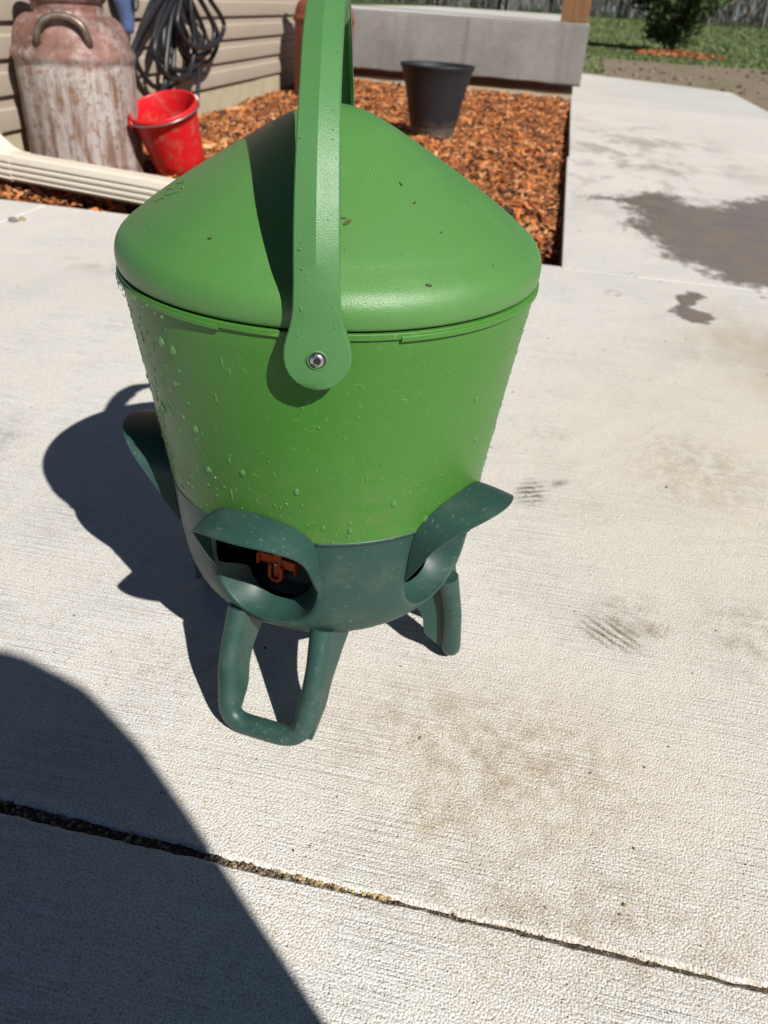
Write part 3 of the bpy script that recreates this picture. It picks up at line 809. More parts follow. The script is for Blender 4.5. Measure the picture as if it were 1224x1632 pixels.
# handle: swept channel strap, arch over the lid
AZH = 2.4
hx = Vector((math.cos(rad(AZH)), math.sin(rad(AZH)), 0)); hy = Vector(pol(AZH, 1, 0))   # across, outward
PINZ, RH = 0.3345, 0.1535
path = []                                           # (radial, z, width)
wt = [(-.0186, .002), (-.0183, .0066), (-.0172, .0142), (-.014, .0245), (-.010, .0314), (-.005, .0358), (0, .0372), (.005, .0364), (.010, .0341), (.015, .0306), (.020, .0278), (.027, .0254), (.040, .0242), (.07, .0236), (.10, .0226), (.14, .0212), (.5, .0200)]
def width(d): return float(np.interp(d, [q[0] for q in wt], [q[1] for q in wt]))
zs_ = list(np.concatenate([-np.array([.0186, .0184, .0179, .0172, .0160, .014, .012, .010, .0075, .005, .0025]), np.linspace(0, .027, 11)]))
for d in zs_: path.append((RH, PINZ + d, width(d)))
arc_ = catmull([(RH, PINZ + .027, 0), (.1522, .3745, 0), (.1478, .395, 0), (.1365, .421, 0), (.1185, .4475, 0), (.0890, .4755, 0), (.0630, .4910, 0), (.0310, .5030, 0), (0, .5065, 0)], 7)
L_a = 0
for i in range(1, len(arc_)):
    L_a += (arc_[i] - arc_[i - 1]).length
    path.append((arc_[i].x, arc_[i].y, width(.027 + L_a)))
back = [(-r, z, w_) for r, z, w_ in path[-2::-1]]
path = path + back
vs = []; fs = []
m = 11
for i, (r, z, w_) in enumerate(path):
    a = path[max(0, i - 1)]; c = path[min(len(path) - 1, i + 1)]
    T = Vector((c[0] - a[0], c[1] - a[1])).normalized(); nrm = Vector((T.y, -T.x)) * (1 if True else 1)
    # outward normal in (radial, z): left of travel is inward, so flip
    if i < 3 or i > len(path) - 4: nrm = Vector((1 if r > 0 else -1, 0))
    h = w_ / 2; th = .0075; wall = min(.0024, h * .5); pk = .0022 * min(1, w_ / .02)
    sec = [(-h, -.0008), (-h + .0007, 0.0), (0, pk), (h - .0007, 0.0), (h, -.0008), (h, -th), (h - wall, -th), (h - wall, -.003), (-h + wall, -.003), (-h + wall, -th), (-h, -th)]
    for x, d in sec:
        q = Vector((r, z)) + nrm * d
        vs.append(hx * (x - .021 * max(0, q.y - PINZ)) + hy * q.x + Vector((0, 0, q.y)))
for i in range(len(path) - 1):
    for k in range(m): fs.append((i * m + k, i * m + (k + 1) % m, (i + 1) * m + (k + 1) % m, (i + 1) * m + k))
fs += [tuple(range(m)), tuple((len(path) - 1) * m + k for k in range(m))[::-1]]
handle = crisp(obj('handle', vs, fs, M_HANDLE, feeder), 22)
gp = [(r, z) for r, z, w_ in path if z > .4915]
mb = MB()
pts = []
for i, (r, z) in enumerate(gp):
    a = gp[max(0, i - 1)]; c = gp[min(len(gp) - 1, i + 1)]; T = Vector((c[0] - a[0], c[1] - a[1])).normalized(); q = Vector((r, z)) + Vector((T.y, -T.x)) * -.0075
    pts.append(hy * q.x + hx * (-.021 * (q.y - PINZ)) + Vector((0, 0, q.y)))
grip = mb.tube(pts, [.0105 * min(1, .55 + .3 * min(i, len(pts) - 1 - i)) for i in range(len(pts))], 14).obj('grip', M_HANDLE, handle)
for sgn in (1, -1):
    Mx = Matrix.Translation(hy * (RH + .0021) * sgn + Vector((0, 0, PINZ))) @ Matrix.Rotation(rad(AZH + (0 if sgn > 0 else 180)), 4, 'Z') @ Matrix.Rotation(rad(90), 4, 'X')
    rec = MB().lathe([(.0057, -.0006), (.0057, .0002), (.0051, .0004), (.0047, .0001)], 28).xf(Mx).obj('screw_seat', M_HANDLE, handle)
    MB().lathe([(.0048, .0000), (.0042, .0001)], 28, cap1=True).xf(Mx).obj('screw_recess', M_BLACK, rec)
    sc_ = MB().lathe([(.0041, .0001), (.0040, .0008), (.0034, .0014), (.0024, .0017), (.0019, .0018), (.0018, .0012)], 24).xf(Mx).obj('screw', M_STEEL, handle)
    st = []
    for k in range(24):
        a = 2 * math.pi * k / 24; rr_ = .00175 + .00035 * math.cos(6 * a); st.append((rr_ * math.cos(a), rr_ * math.sin(a), .00185))
    MB().add(st, [tuple(range(24))]).xf(Mx).obj('screw_socket', M_BLACK, sc_, smooth=False)

# water beads
dv = []; df = []
def bead(pos, nrm, s, stretch=1.0):
    nrm = nrm.normalized(); up = Vector((0, 0, 1)); t2 = (up - nrm * up.dot(nrm)).normalized(); t1 = t2.cross(nrm)
    b0 = len(dv); n_ = 10
    for j, (rr_, hh) in enumerate([(1, -.05), (.92, .28), (.6, .52)]):
        for k in range(n_):
            a = 2 * math.pi * k / n_; y = math.sin(a) * rr_ * stretch; x = math.cos(a) * rr_ * (1 - .10 * max(0, math.sin(a)))
            dv.append(pos + t1 * x * s + t2 * y * s + nrm * hh * s)
    dv.append(pos + nrm * .6 * s)
    for j in range(2):
        for k in range(n_): df.append((b0 + j * n_ + k, b0 + j * n_ + (k + 1) % n_, b0 + (j + 1) * n_ + (k + 1) % n_, b0 + (j + 1) * n_ + k))
    for k in range(n_): df.append((b0 + 2 * n_ + k, b0 + 2 * n_ + (k + 1) % n_, b0 + 3 * n_))
def on_hopper(az, z, s, st=1.0):
    sl_ = (RZ(z + .004) - RZ(z - .004)) / .008
    p = Vector(pol(az, RZ(z), z)); nn = Vector(pol(az, 1, -sl_)); bead(p, nn, s, st)
def small(): return min(.0026, .0005 + abs(random.gauss(0, .00055)))
for i in range(420):                                  # dense on the left flank
    on_hopper(random.gauss(-80, 18), random.uniform(.192, .335), small() * .8, random.uniform(.9, 1.6))
for i in range(210):                                  # lower band
    on_hopper(random.uniform(-70, 80), .19 + abs(random.gauss(0, .028)), small() * .72, random.uniform(.9, 1.7))
for i in range(110): on_hopper(random.uniform(-60, 85), random.uniform(.2, .33), small() * .7, random.uniform(.9, 1.5))
for i in range(120): on_hopper(random.gauss(82, 8), random.uniform(.2, .33), small() * .8, 1.2)
for a, z, s in [(-42, .318, .0026), (-37.5, .316, .0024), (-52, .262, .0027), (-35, .262, .0022), (-20, .240, .002), (-33, .232, .002), (-4, .232, .0018), (25, .22, .0022), (38, .197, .0025), (12, .2, .002), (55, .25, .0018)]: on_hopper(a, z, s, 1.5)
for i in range(38): on_hopper(random.gauss(-62, 26), random.uniform(.2, .32), random.uniform(.0005, .0010), random.uniform(3, 7))
for i in range(130):
    a = random.uniform(-90, 90); rr_ = random.uniform(.06, .143); z = lidz(rr_); sl_ = (lidz(rr_ + .002) - lidz(rr_ - .002)) / .004
    bead(Vector(pol(a, rr_, z)), Vector(pol(a, -sl_, 1)), small() * .55)
bead(Vector(pol(51, .134, lidz(.134))), Vector(pol(51, .6, .8)), .0024, 1.2)
for i in range(60):
    a = random.gauss(-70, 18); bead(Vector(pol(a, .1447, random.uniform(.335, .342))), Vector(pol(a, 1, 0)), small() * .9)
for i in range(40):
    j = random.randrange(12, 60); r, z, w_ = path[j]
    bead(hx * (random.uniform(-.4, .45) * w_ - .021 * max(0, z - PINZ)) + hy * (r + .0012) + Vector((0, 0, z)), hy, random.uniform(.0003, .0009))
for i in range(140):
    a = random.uniform(-100, 100); z = random.uniform(.1, .187); rel = (a + 18 + 36) % 72 - 36
    if abs(rel) < 22: continue
    bead(Vector(pol(a, RZ(z) + .0002, z)), Vector(pol(a, 1, 0)), small() * .4, 1.2)
obj('water_droplets', dv, df, M_DROP, feeder, kind='stuff')

# ================================================================== THINGS AROUND
# rusty milk can in the corner by the downspout
def can_mat(name, paint, paint2, rust, shoulder, zsh, scuff=(0.36, 0.31, 0.29)):
    b = NB(name); P = b.obj()
    z = b.n('SeparateXYZ', None, Vector=P).outputs['Z']
    st = b.noise(b.map(P, scale=(1, 1, 0.10)), 26.0, 5, 0.7); st2 = b.noise(b.map(P, scale=(1, 1, 0.16)), 60.0, 4, 0.7)
    bl = b.noise(P, 9.0, 5, 0.7); sp = b.noise(P, 45.0, 5, 0.7)
    c = b.mix(b.mr(bl, 0.35, 0.65), paint, paint2)
    run = b.math('MULTIPLY', b.mr(st, 0.44, 0.56), b.mr(bl, 0.36, 0.5))
    c = b.mix(b.math('MULTIPLY', run, 0.85), c, rust)
    c = b.mix(b.math('MULTIPLY', b.mr(st2, 0.58, 0.74), 0.5), c, tuple(x * .55 for x in rust))
    c = b.mix(b.mr(sp, 0.53, 0.62, 0, 0.75), c, tuple(x * 1.25 for x in rust))
    sh = b.mr(b.math('ADD', z, b.math('MULTIPLY', bl, 0.05)), zsh - .005, zsh + .03)
    c = b.mix(b.math('MULTIPLY', sh, b.mr(sp, 0.35, 0.6, 0.75, 1)), c, b.mix(b.mr(b.noise(b.map(P, (1, 2, 0)), 15.0, 5, .7), 0.46, 0.6), shoulder, b.mix(b.mr(sp, .4, .6), scuff, tuple(x * 1.45 for x in shoulder))))
    top = b.math('MULTIPLY', b.mr(z, zsh - .06, zsh - .01), b.mr(bl, 0.42, 0.55))
    c = b.mix(b.math('MULTIPLY', top, 0.4), c, (0.34, 0.16, 0.14))
    bare = b.math('MULTIPLY', b.mr(sp, 0.52, 0.42), b.mr(bl, 0.5, 0.44))
    return b.done(c, b.mr(sp, 0.3, 0.7, 0.4, 0.8), b.bump(sp, 0.3, 0.003), Specular_IOR_Level=0.4, Metallic=b.math('MULTIPLY', bare, 0.35))
M_CAN = can_mat('rusty_can_metal', (0.44, 0.405, 0.38), (0.36, 0.30, 0.285), (0.14, 0.066, 0.03), (0.125, 0.06, 0.04), 0.345)
M_BRASS = simple('tarnished_handle_metal', (0.19, 0.15, 0.115), 0.45, 0.3, 60, .3, 200, .001, Metallic=0.7)
M_CAN2 = can_mat('orange_can_paint', (0.27, 0.056, 0.03), (0.21, 0.048, 0.028), (0.17, 0.055, 0.025), (0.33, 0.06, 0.03), 5.0)
def milk_can(name, u, v, R, hb, hn, neck, mat, hmat, rz, label, htop):
    t = thing(name, H(u, v, MULCH - .012), -PHI + rz, label=label, cat='milk can', group='old milk cans in the mulch bed')
    pr_ = [(R * .94, 0), (R * .985, .004), (R, .012), (R, .035), (R * 1.008, .040), (R * 1.008, .048), (R, .053)]
    pr_ += [(R * (1 + .003 * math.sin(k * 2.1)), z) for k, z in enumerate(np.linspace(.07, hb - .03, 8))]
    pr_ += [(R * .995, hb - .022), (R * 1.0, hb - .012), (R * 1.035, hb - .004), (R * 1.045, hb + .006), (R * 1.03, hb + .016), (R * .99, hb + .021)]
    pr_ += [(neck + (R * .985 - neck) * math.cos(k / 9 * math.pi / 2) ** .8, hb + .021 + (hn - hb - .021) * math.sin(k / 9 * math.pi / 2) ** 1.15) for k in range(1, 9)]
    pr_ += [(neck * 1.005, hn), (neck, hn + .012), (neck, htop - .01)]
    body = MB().lathe(pr_, 64, cap0=True).obj('body', mat, t)
    lidp = [(neck, htop - .012), (neck * 1.10, htop - .004), (neck * 1.24, htop + .03), (neck * 1.27, htop + .04), (neck * 1.27, htop + .05), (neck * 1.18, htop + .052), (neck * .9, htop + .045), (neck * .3, htop + .06), (.001, htop + .062)]
    MB().lathe(lidp, 48).obj('lid', mat, t)
    for s in (0, 180):
        rm = R * .74
        pts = [(-.075, -rm - .012, hb + .034), (-.076, -rm - .035, hb + .055), (-.062, -rm - .040, hb + .088), (-.025, -rm - .035, hb + .108), (.025, -rm - .035, hb + .108), (.062, -rm - .040, hb + .088), (.076, -rm - .035, hb + .055), (.075, -rm - .012, hb + .034)]
        k_ = R / .19
        m_ = MB().tube([Vector(p) for p in catmull([(p[0] * k_, p[1], p[2]) for p in pts], 6)], .0105, 10)
        o = m_.obj('handle', hmat, t); o.rotation_euler = (0, 0, rad(s))
    return t
milk_can('milk_can', -1.482, 2.52, 0.176, 0.335, 0.446, 0.103, M_CAN, M_BRASS, rad(22), 'large rusty pink and white milk can standing behind the cream downspout', 0.486)
milk_can('milk_can', -1.39, 5.12, 0.172, 0.405, 0.51, 0.10, M_CAN2, M_CAN2, rad(40), 'orange red milk can by the porch, behind the feeder handle', 0.56)

# red bucket, tipped on its side edge against the can
M_RED = simple('red_bucket_plastic', (0.56, 0.012, 0.014), 0.38, 0.12, 12, .1, 200, .001)
bk_b = NB('dusty_red_plastic'); bp = bk_b.obj()
c_ = bk_b.mix(bk_b.mr(bk_b.noise(bp, 30, 5, .75), .53, .68, 0, .6), (0.56, 0.010, 0.014), (0.36, 0.15, 0.10))
M_RED = bk_b.done(c_, 0.38, bk_b.bump(bk_b.noise(bp, 90, 3), .1, .001))
bucket = thing('bucket', H(-1.195, 2.60, MULCH - .002), 0, label='red plastic bucket with a wire handle leaning against the milk can', cat='bucket')
Rb, Rt, hb_ = .082, .106, .195
prb = [(.001, .002), (Rb - .004, .001), (Rb, .005)] + [(Rb + (Rt - Rb) * t, .005 + (hb_ - .005) * t) for t in (.2, .4, .6, .8, .84)]
prb += [(Rt + .001, hb_ * .87), (Rt + .005, hb_ * .88), (Rt + .005, hb_ - .002), (Rt + .003, hb_), (Rt - .001, hb_), (Rt - .003, hb_ - .004)] + [(Rb + (Rt - Rb) * t - .003, .008 + (hb_ - .008) * t) for t in (.8, .5, .2, .0)] + [(.001, .009)]
TILT = Matrix.Rotation(rad(-9), 4, 'Y') @ Matrix.Rotation(rad(18), 4, 'X')
low = min((TILT @ Vector((r * math.cos(a), r * math.sin(a), z))).z for r, z in prb[:3] for a in np.linspace(0, 6.28, 60))
TB = Matrix.Translation((0.0, 0, -low)) @ TILT
MB().lathe(prb, 64).xf(TB).obj('body', M_RED, bucket)
M_WIRE = simple('galvanised_wire', (0.3, 0.29, 0.28), 0.35, 0.3, 100, 0, 10, .001, Metallic=0.8)
M_WHITE = simple('white_plastic_clip', (0.75, 0.73, 0.72), 0.5, 0.05)
ear = rad(35)
e1 = Vector((math.cos(ear) * (Rt + .008), math.sin(ear) * (Rt + .008), hb_ * .9)); e2 = Vector((-e1.x, -e1.y, e1.z))
fwdv = Vector((math.sin(ear), -math.cos(ear), 0))
arcp = []
for k in range(33):
    a = math.pi * k / 32
    arcp.append(e1 * (math.cos(a) * .5 + .5) + e2 * (.5 - math.cos(a) * .5) + fwdv * math.sin(a) * (Rt + .014) + Vector((0, 0, .010 * math.sin(a))))
MB().tube(arcp, .0026, 8).xf(TB).obj('wire_handle', M_WIRE, bucket)
for e in (e1, e2):
    MB().lathe([(.010, -.006), (.013, -.002), (.013, .003), (.009, .006), (.001, .007)], 20, cap0=True).xf(TB @ Matrix.Translation(e) @ e.copy().xy.to_3d().to_track_quat('Z', 'Y').to_matrix().to_4x4()).obj('handle_ear', M_WHITE if e is e1 else M_RED, bucket)

# dark planter pot
def pot_mat():
    b = NB('dark_planter_plastic'); P = b.obj()
    z = b.n('SeparateXYZ', None, Vector=P).outputs['Z']
    n1 = b.noise(b.map(P, scale=(1, 1, 14)), 14.0, 4, .65); n2 = b.noise(b.map(P, scale=(1, 1, .35)), 26.0, 5, .7)
    c = b.mix(b.mr(n1, .3, .7), (0.011, 0.012, 0.013), (0.021, 0.022, 0.025))
    dust = b.math('MULTIPLY', b.mr(b.math('ADD', z, b.math('MULTIPLY', n2, .12)), .16, .09), b.mr(n2, .36, .55))
    return b.done(b.mix(b.math('MULTIPLY', dust, .7), c, (0.2, 0.15, 0.11)), .55, b.bump(n1, .5, .003), Specular_IOR_Level=.4)
M_POT = pot_mat()
pot = thing('planter_pot', H(-0.535, 3.88, MULCH - .008), 0, label='empty dark charcoal planter pot standing on the orange mulch', cat='planter')
pp_ = [(.085, 0), (.092, .002), (.094, .008), (.104, .06), (.118, .13), (.134, .2), (.150, .262), (.160, .288), (.166, .297), (.1665, .302), (.163, .304), (.157, .302), (.151, .29), (.14, .24), (.11, .08), (.095, .03), (.001, .03)]
MB().lathe(pp_, 72, cap0=True).obj('body', M_POT, pot)
MB().lathe([(.001, .18), (.1285, .182)], 40).obj('potting_soil', M_SOIL, pot)

# cream downspout
M_CREAM = simple('cream_aluminium', (0.70, 0.63, 0.52), 0.42, 0.04, 5, .05)
ds = thing('downspout', H(-1.5, 2.15, MULCH), 0, label='cream corrugated downspout lying along the front of the mulch bed', cat='downspout')
def sect(w_, h_):
    pts = []
    fr = [(0, 0), (.10, .0), (.14, .10), (.24, .10), (.28, 0), (.36, 0), (.40, .10), (.50, .10), (.54, 0), (.62, 0), (.66, .10), (.76, .10), (.80, 0), (1, 0)]
    d = .03
    # front (y=-), top, back, bottom
    for t, g in fr[1:-1]: pts.append((-w_ / 2 + g * d * 1.2, -h_ / 2 + h_ * t))
    for x in (-.46, -.3): pts.append((x * w_, h_ / 2))
    for x in (-.22, .22): pts.append((x * w_, h_ / 2 + .003))
    for x in (.3, .46): pts.append((x * w_, h_ / 2))
    for t, g in fr[1:-1][::-1]: pts.append((w_ / 2 - g * d * 1.2, -h_ / 2 + h_ * t))
    pts += [(.46 * w_, -h_ / 2), (-.46 * w_, -h_ / 2)]
    return pts
def spout(path, w_, h_, name, closed_end=False):
    P = [Vector(p) for p in path]; S = sect(w_, h_); m = len(S); vs = []; fs = []
    for i, p in enumerate(P):
        T = (P[min(i + 1, len(P) - 1)] - P[max(i - 1, 0)]).normalized()
        side = T.cross(Vector((0, 0, 1))); side = side.normalized() if side.length > .3 else Vector((0.28, -.96, 0))
        side = -side if side.y > 0 else side
        up_ = side.cross(T); up_ = up_ if (up_.z > 0 or abs(T.z) > .9) else -up_
        for x, y in S: vs.append(p - side * x * -1 * -1 + up_ * y if False else p + side * (-x) + up_ * y)
    for i in range(len(P) - 1):
        for k in range(m): fs.append((i * m + k, i * m + (k + 1) % m, (i + 1) * m + (k + 1) % m, (i + 1) * m + k))
    o = obj(name, vs, fs, M_CREAM, ds, smooth=False); solid(o, .0012, 0)
    return o
o0 = H(-1.5, 2.15, 0)
zc = .034 - MULCH
spout([H(-1.5, 2.152, zc) - o0, H(-1.0, 2.022, zc) - o0, H(-.80, 1.970, zc - .006) - o0], .082, .062, 'pipe')
spout([H(-1.480, 2.147, zc) - o0, H(-1.52, 2.157, zc + .001) - o0, H(-1.56, 2.168, zc + .014) - o0, H(-1.62, 2.188, zc + .048) - o0, H(-1.70, 2.205, zc + .098) - o0], .088, .066, 'elbow')
up0 = H(-1.725, 2.212, zc + .1) - o0
spout([up0, up0 + Vector((-.01, .0, .06)), up0 + Vector((-.01, 0, .3)), up0 + Vector((-.01, 0, 2.3))], .082, .062, 'riser')

# black garden hose coiled on the wall
M_HOSE = simple('black_rubber_hose', (0.016, 0.017, 0.021), 0.42, 0.25, 30, .1, 300, .001)
hose = thing('garden_hose', H(WU + .02, 3.6, .0), -PHI, label='black garden hose hung in loose coils on the siding', cat='hose')
# local: x out from the wall, y along it, z up
mb = MB()
loops = [(-.04, .42, .20, .045), (-.10, .30, .235, .075), (-.20, .16, .155, .055), (-.34, .04, .165, .085), (-.46, -.10, .10, .05), (-.40, .10, .13, .03), (-.52, -.22, .12, .075), (-.14, .36, .27, .10), (-.30, .22, .19, .065)]
for i, (ya, yb, zb_, xo) in enumerate(loops):
    ty = .02 + .03 * math.cos(i * 2.0); tz = .53 + .012 * math.sin(i * 1.3)
    hgt = tz - zb_; wv = (yb - ya) / 2; cy_ = (ya + yb) / 2
    pts = [(xo, ty - .02, tz), (xo + .004, ty + (ya - ty) * .62, tz - hgt * .34), (xo + .008, ya, tz - hgt * .68), (xo + .010, cy_ - wv * .62, tz - hgt * .94), (xo + .012, cy_, tz - hgt), (xo + .010, cy_ + wv * .62, tz - hgt * .94), (xo + .008, yb, tz - hgt * .68), (xo + .004, ty + (yb - ty) * .62, tz - hgt * .34), (xo, ty + .02, tz)]
    pts = [(x, y + random.uniform(-.006, .006), z) for x, y, z in pts]
    mb.tube(catmull(pts, 8, True), .0105, 8, closed=True)
tail = catmull([(.06, .03, .47), (.07, .10, .30), (.075, .11, .18), (.07, .09, .08), (.06, .06, .0), (.09, .02, -.028), (.16, -.1, -.028)], 8)
mb.tube(tail, .0105, 8)
mb.obj('hose_coil', M_HOSE, hose)
tk = MB()
for k in range(7): tk.tube(catmull([(.03 + .008 * k, -.10 + .02 * k, .50 - .004 * k), (.05, .0 + .01 * k, .515), (.04 + .008 * k, .14 - .01 * k, .49)], 5), .0115, 8)
tk.obj('hose_wrap', M_HOSE, hose)
MB().box(-.02, .09, -.06, .10, .515, .56).obj('hanger', M_BLACK, hose, smooth=False)

# blue plastic tool hanging beside the hose
M_BLUE = simple('blue_plastic', (0.085, 0.13, 0.27), 0.45, 0.12, 20)
bt = thing('hanging_tool', H(WU + .03, 3.15, .33), -PHI, label='blue plastic tool hanging on the siding left of the black hose', cat='tool')
mb = MB()
pr2 = [(-.0, .012, 0.0), (.03, .03, .012), (.036, .036, .05), (.04, .055, .09), (.045, .075, .14), (.05, .08, .2), (.04, .06, .28), (.03, .04, .34)]
vs = []; fs = []; n_ = 16
for dx, wy, z in [(.012, .010, 0.0), (.020, .020, .004), (.024, .026, .02), (.026, .032, .05), (.03, .05, .085), (.034, .072, .12), (.036, .078, .18), (.034, .07, .26), (.028, .05, .32), (.012, .02, .335)]:
    for k in range(n_):
        a = 2 * math.pi * k / n_; vs.append((.035 + math.cos(a) * dx, math.sin(a) * wy, z))
for i in range(9):
    for k in range(n_): fs.append((i * n_ + k, i * n_ + (k + 1) % n_, (i + 1) * n_ + (k + 1) % n_, (i + 1) * n_ + k))
obj('grip', vs, fs, M_BLUE, bt)
lp = [(.072, .0, .075), (.076, .018, .09), (.078, .022, .13), (.078, .018, .17), (.076, 0, .185), (.078, -.018, .17), (.078, -.022, .13), (.076, -.018, .09)]
MB().tube(catmull(lp, 6, True), .004, 8, closed=True).obj('loop', M_BLACK, bt)

# ================================================================== YARD
# grass blades in front of the lawn's far part
def grass(n, u0_, u1_, v0_, v1_, name, label, hh=(.03, .065), dens=1.6):
    v = v0_ + (v1_ - v0_) * RNG.random(n) ** dens; u = (u0_ + (u1_ - u0_) * RNG.random(n)) * (v / v0_) ** .9
    z = np.where(v > 13, -.06 + .02 * np.sin(u * .9 + v * .3) + .006 * (np.minimum(v, 60) - 13), -.045)
    a = RNG.uniform(0, 6.28, n); h_ = RNG.uniform(*hh, n) * (1 + (v - v0_) * .02); wd = .006 + .0009 * v
    lean = RNG.normal(0, .4, (n, 2)) * h_[:, None]
    p = np.stack([u, v, z], 1); d = np.stack([np.cos(a) * wd, np.sin(a) * wd, 0 * a], 1)
    V = np.stack([p - d, p + d, p + np.concatenate([lean, h_[:, None]], 1)], 1).reshape(-1, 3)
    me = bpy.data.meshes.new(name); me.from_pydata(V.tolist(), [], (np.arange(n * 3).reshape(-1, 3)).tolist())
    for m in M_GRASS: me.materials.append(m)
    me.polygons.foreach_set('material_index', RNG.choice(len(M_GRASS), n, p=[.45, .35, .12, .08]).astype(np.int32))
    o = link(name, me, kind='stuff', label=label); o.rotation_euler = (0, 0, -PHI)
M_GRASS = [simple('grass_' + a, c, .8, .2, 4, 0) for a, c in [('green', (0.125, 0.175, 0.055)), ('deep', (0.10, 0.145, 0.045)), ('pale', (0.16, 0.185, 0.08)), ('dry', (0.19, 0.165, 0.10))]]
grass(42000, -1.5, 5.5, 12.55, 45, 'grass', 'mown green grass of the lawn behind the dirt strip')
grass(420, 0.05, .42, 9.2, 12.6, 'sparse_grass', 'sparse grass tufts growing in the dirt beside the porch', (.03, .07))
pc = []; psz = []
for i in range(420):
    uu = random.uniform(.2, 7); pc.append((uu, random.uniform(7.7 if uu > 1 else 8.7, 12.6), -.032)); psz.append(abs(random.gauss(0, .016)) + .006)
g2 = scatter_ico('dirt_clods', pc, psz, [simple('clod_brown', (0.11, 0.08, 0.055), .95, .3, 60), simple('clod_tan', (0.2, 0.155, 0.11), .95, .3, 60)], kind='stuff', label='clods and stones scattered on the bare dirt strip')
g2.rotation_euler = (0, 0, -PHI)

# young evergreen with an orange mulch ring
M_NEED = [simple('needles_' + a, c, .75, .3, 3, 0) for a, c in [('mid', (0.055, 0.10, 0.028)), ('dark', (0.026, 0.055, 0.016)), ('light', (0.10, 0.15, 0.045)), ('olive', (0.125, 0.14, 0.05))]]
M_BARK = wood('pine_bark', (0.05, 0.035, 0.026), (0.11, 0.08, 0.06), (8, 8, 2))
tree = thing('evergreen_tree', H(1.78, 16.0, -.05), 0, label='young dark green evergreen tree on the lawn beyond the walkway', cat='tree')
tp = [(0, 0, 0), (.02, .0, .3), (-.01, .02, .9), (.02, 0, 1.8), (0, 0, 2.7)]
mb = MB().tube(catmull(tp, 5), list(np.linspace(.06, .012, 21)), 8)
tips = []
for i in range(95):
    z = .15 + 2.5 * random.random() ** 1.1; a = random.uniform(0, 6.28)
    rr_ = (.74 * (1 - (z / 3.0) ** 1.7) * random.uniform(.7, 1.1)) * min(1, .62 + (z - .2) * 1.0)
    e = Vector((math.cos(a) * rr_, math.sin(a) * rr_, z + rr_ * random.uniform(.05, .4)))
    s_ = Vector((0, 0, z)); mb.tube([s_, s_.lerp(e, .5) + Vector((0, 0, .03)), e], [.014, .009, .004], 5)
    tips.append((s_, e))
mb.obj('trunk', M_BARK, tree)
V = []; MI = []
for s_, e in tips:
    for j in range(150):
        t = random.random() ** .6; c0 = s_.lerp(e, t) + Vector((random.gauss(0, .075), random.gauss(0, .075), random.gauss(0, .06)))
        dirv = (e - s_).normalized() * .6 + Vector((random.gauss(0, .5), random.gauss(0, .5), random.gauss(.35, .4)))
        dirv = dirv.normalized(); sd = dirv.cross(Vector((random.random() - .5, random.random() - .5, random.random() - .5))).normalized()
        L = random.uniform(.06, .14); wdt = random.uniform(.010, .024)
        V += [c0 - sd * wdt, c0 + sd * wdt, c0 + dirv * L + sd * wdt * .4, c0 + dirv * L - sd * wdt * .4]
        MI.append(random.choices([0, 1, 2, 3], [.45, .25, .2, .1])[0])
me = bpy.data.meshes.new('crown'); me.from_pydata([tuple(v) for v in V], [], [(4 * i, 4 * i + 1, 4 * i + 2, 4 * i + 3) for i in range(len(MI))])
for m in M_NEED: me.materials.append(m)
me.polygons.foreach_set('material_index', MI)
link('crown', me, tree)
n = 900
aa = RNG.uniform(0, 6.28, n); rr2 = .72 * np.sqrt(RNG.random(n))
chips('tree_mulch', 1.72 + .05 + np.cos(aa) * rr2, 14.9 + np.sin(aa) * rr2 * .9, -.035 + .06 * (1 - rr2 / .72) + RNG.uniform(0, .02, n), RNG.uniform(.05, .11, n), M_CHIP, 'orange mulch around the foot of the evergreen tree')

# bare woods across the back
M_TWIG = [simple('twig_' + a, c, .9, .3, 1, 0) for a, c in [('grey', (0.16, 0.148, 0.142)), ('brown', (0.105, 0.09, 0.08)), ('dark', (0.035, 0.032, 0.03)), ('green', (0.04, 0.055, 0.025)), ('pale', (0.17, 0.155, 0.14))]]
n = 26000
v = 52 + 26 * RNG.random(n); u = RNG.uniform(-75, 85, n)
clump = .5 + .5 * np.sin(u * .35 + v * .2) * np.sin(u * .13 + 1.3)
h_ = RNG.uniform(.6, 3.2, n) * (.5 + .8 * clump); big_ = RNG.random(n) < .035; h_[big_] = RNG.uniform(6, 12, big_.sum())
z0_ = .2 + RNG.uniform(-.3, 1.8, n); z0_[big_] = .1
wd = np.where(big_, RNG.uniform(.07, .2, n), RNG.uniform(.012, .05, n))
a = RNG.uniform(0, 6.28, n); lean = RNG.normal(0, .33, (n, 2)) * h_[:, None]; lean[big_] *= .15
p = np.stack([u, v, z0_], 1); dd = np.stack([np.cos(a) * wd, np.sin(a) * wd, 0 * a], 1); d2 = np.stack([-np.sin(a) * wd, np.cos(a) * wd, 0 * a], 1)
tp_ = p + np.concatenate([lean, h_[:, None]], 1)
V = np.stack([p + dd, p - dd * .5 + d2 * .87, p - dd * .5 - d2 * .87, tp_], 1).reshape(-1, 3)
F = (np.array([(0, 1, 3), (1, 2, 3), (2, 0, 3)])[None] + (np.arange(n) * 4)[:, None, None]).reshape(-1, 3)
me = bpy.data.meshes.new('woodland'); me.from_pydata(V.tolist(), [], F.tolist())
for m in M_TWIG: me.materials.append(m)
me.polygons.foreach_set('material_index', np.repeat(RNG.choice(5, n, p=[.36, .26, .16, .10, .12]), 3).astype(np.int32))
o = link('woodland', me, kind='stuff', label='leafless grey brown woods along the far edge of the lawn'); o.rotation_euler = (0, 0, -PHI)

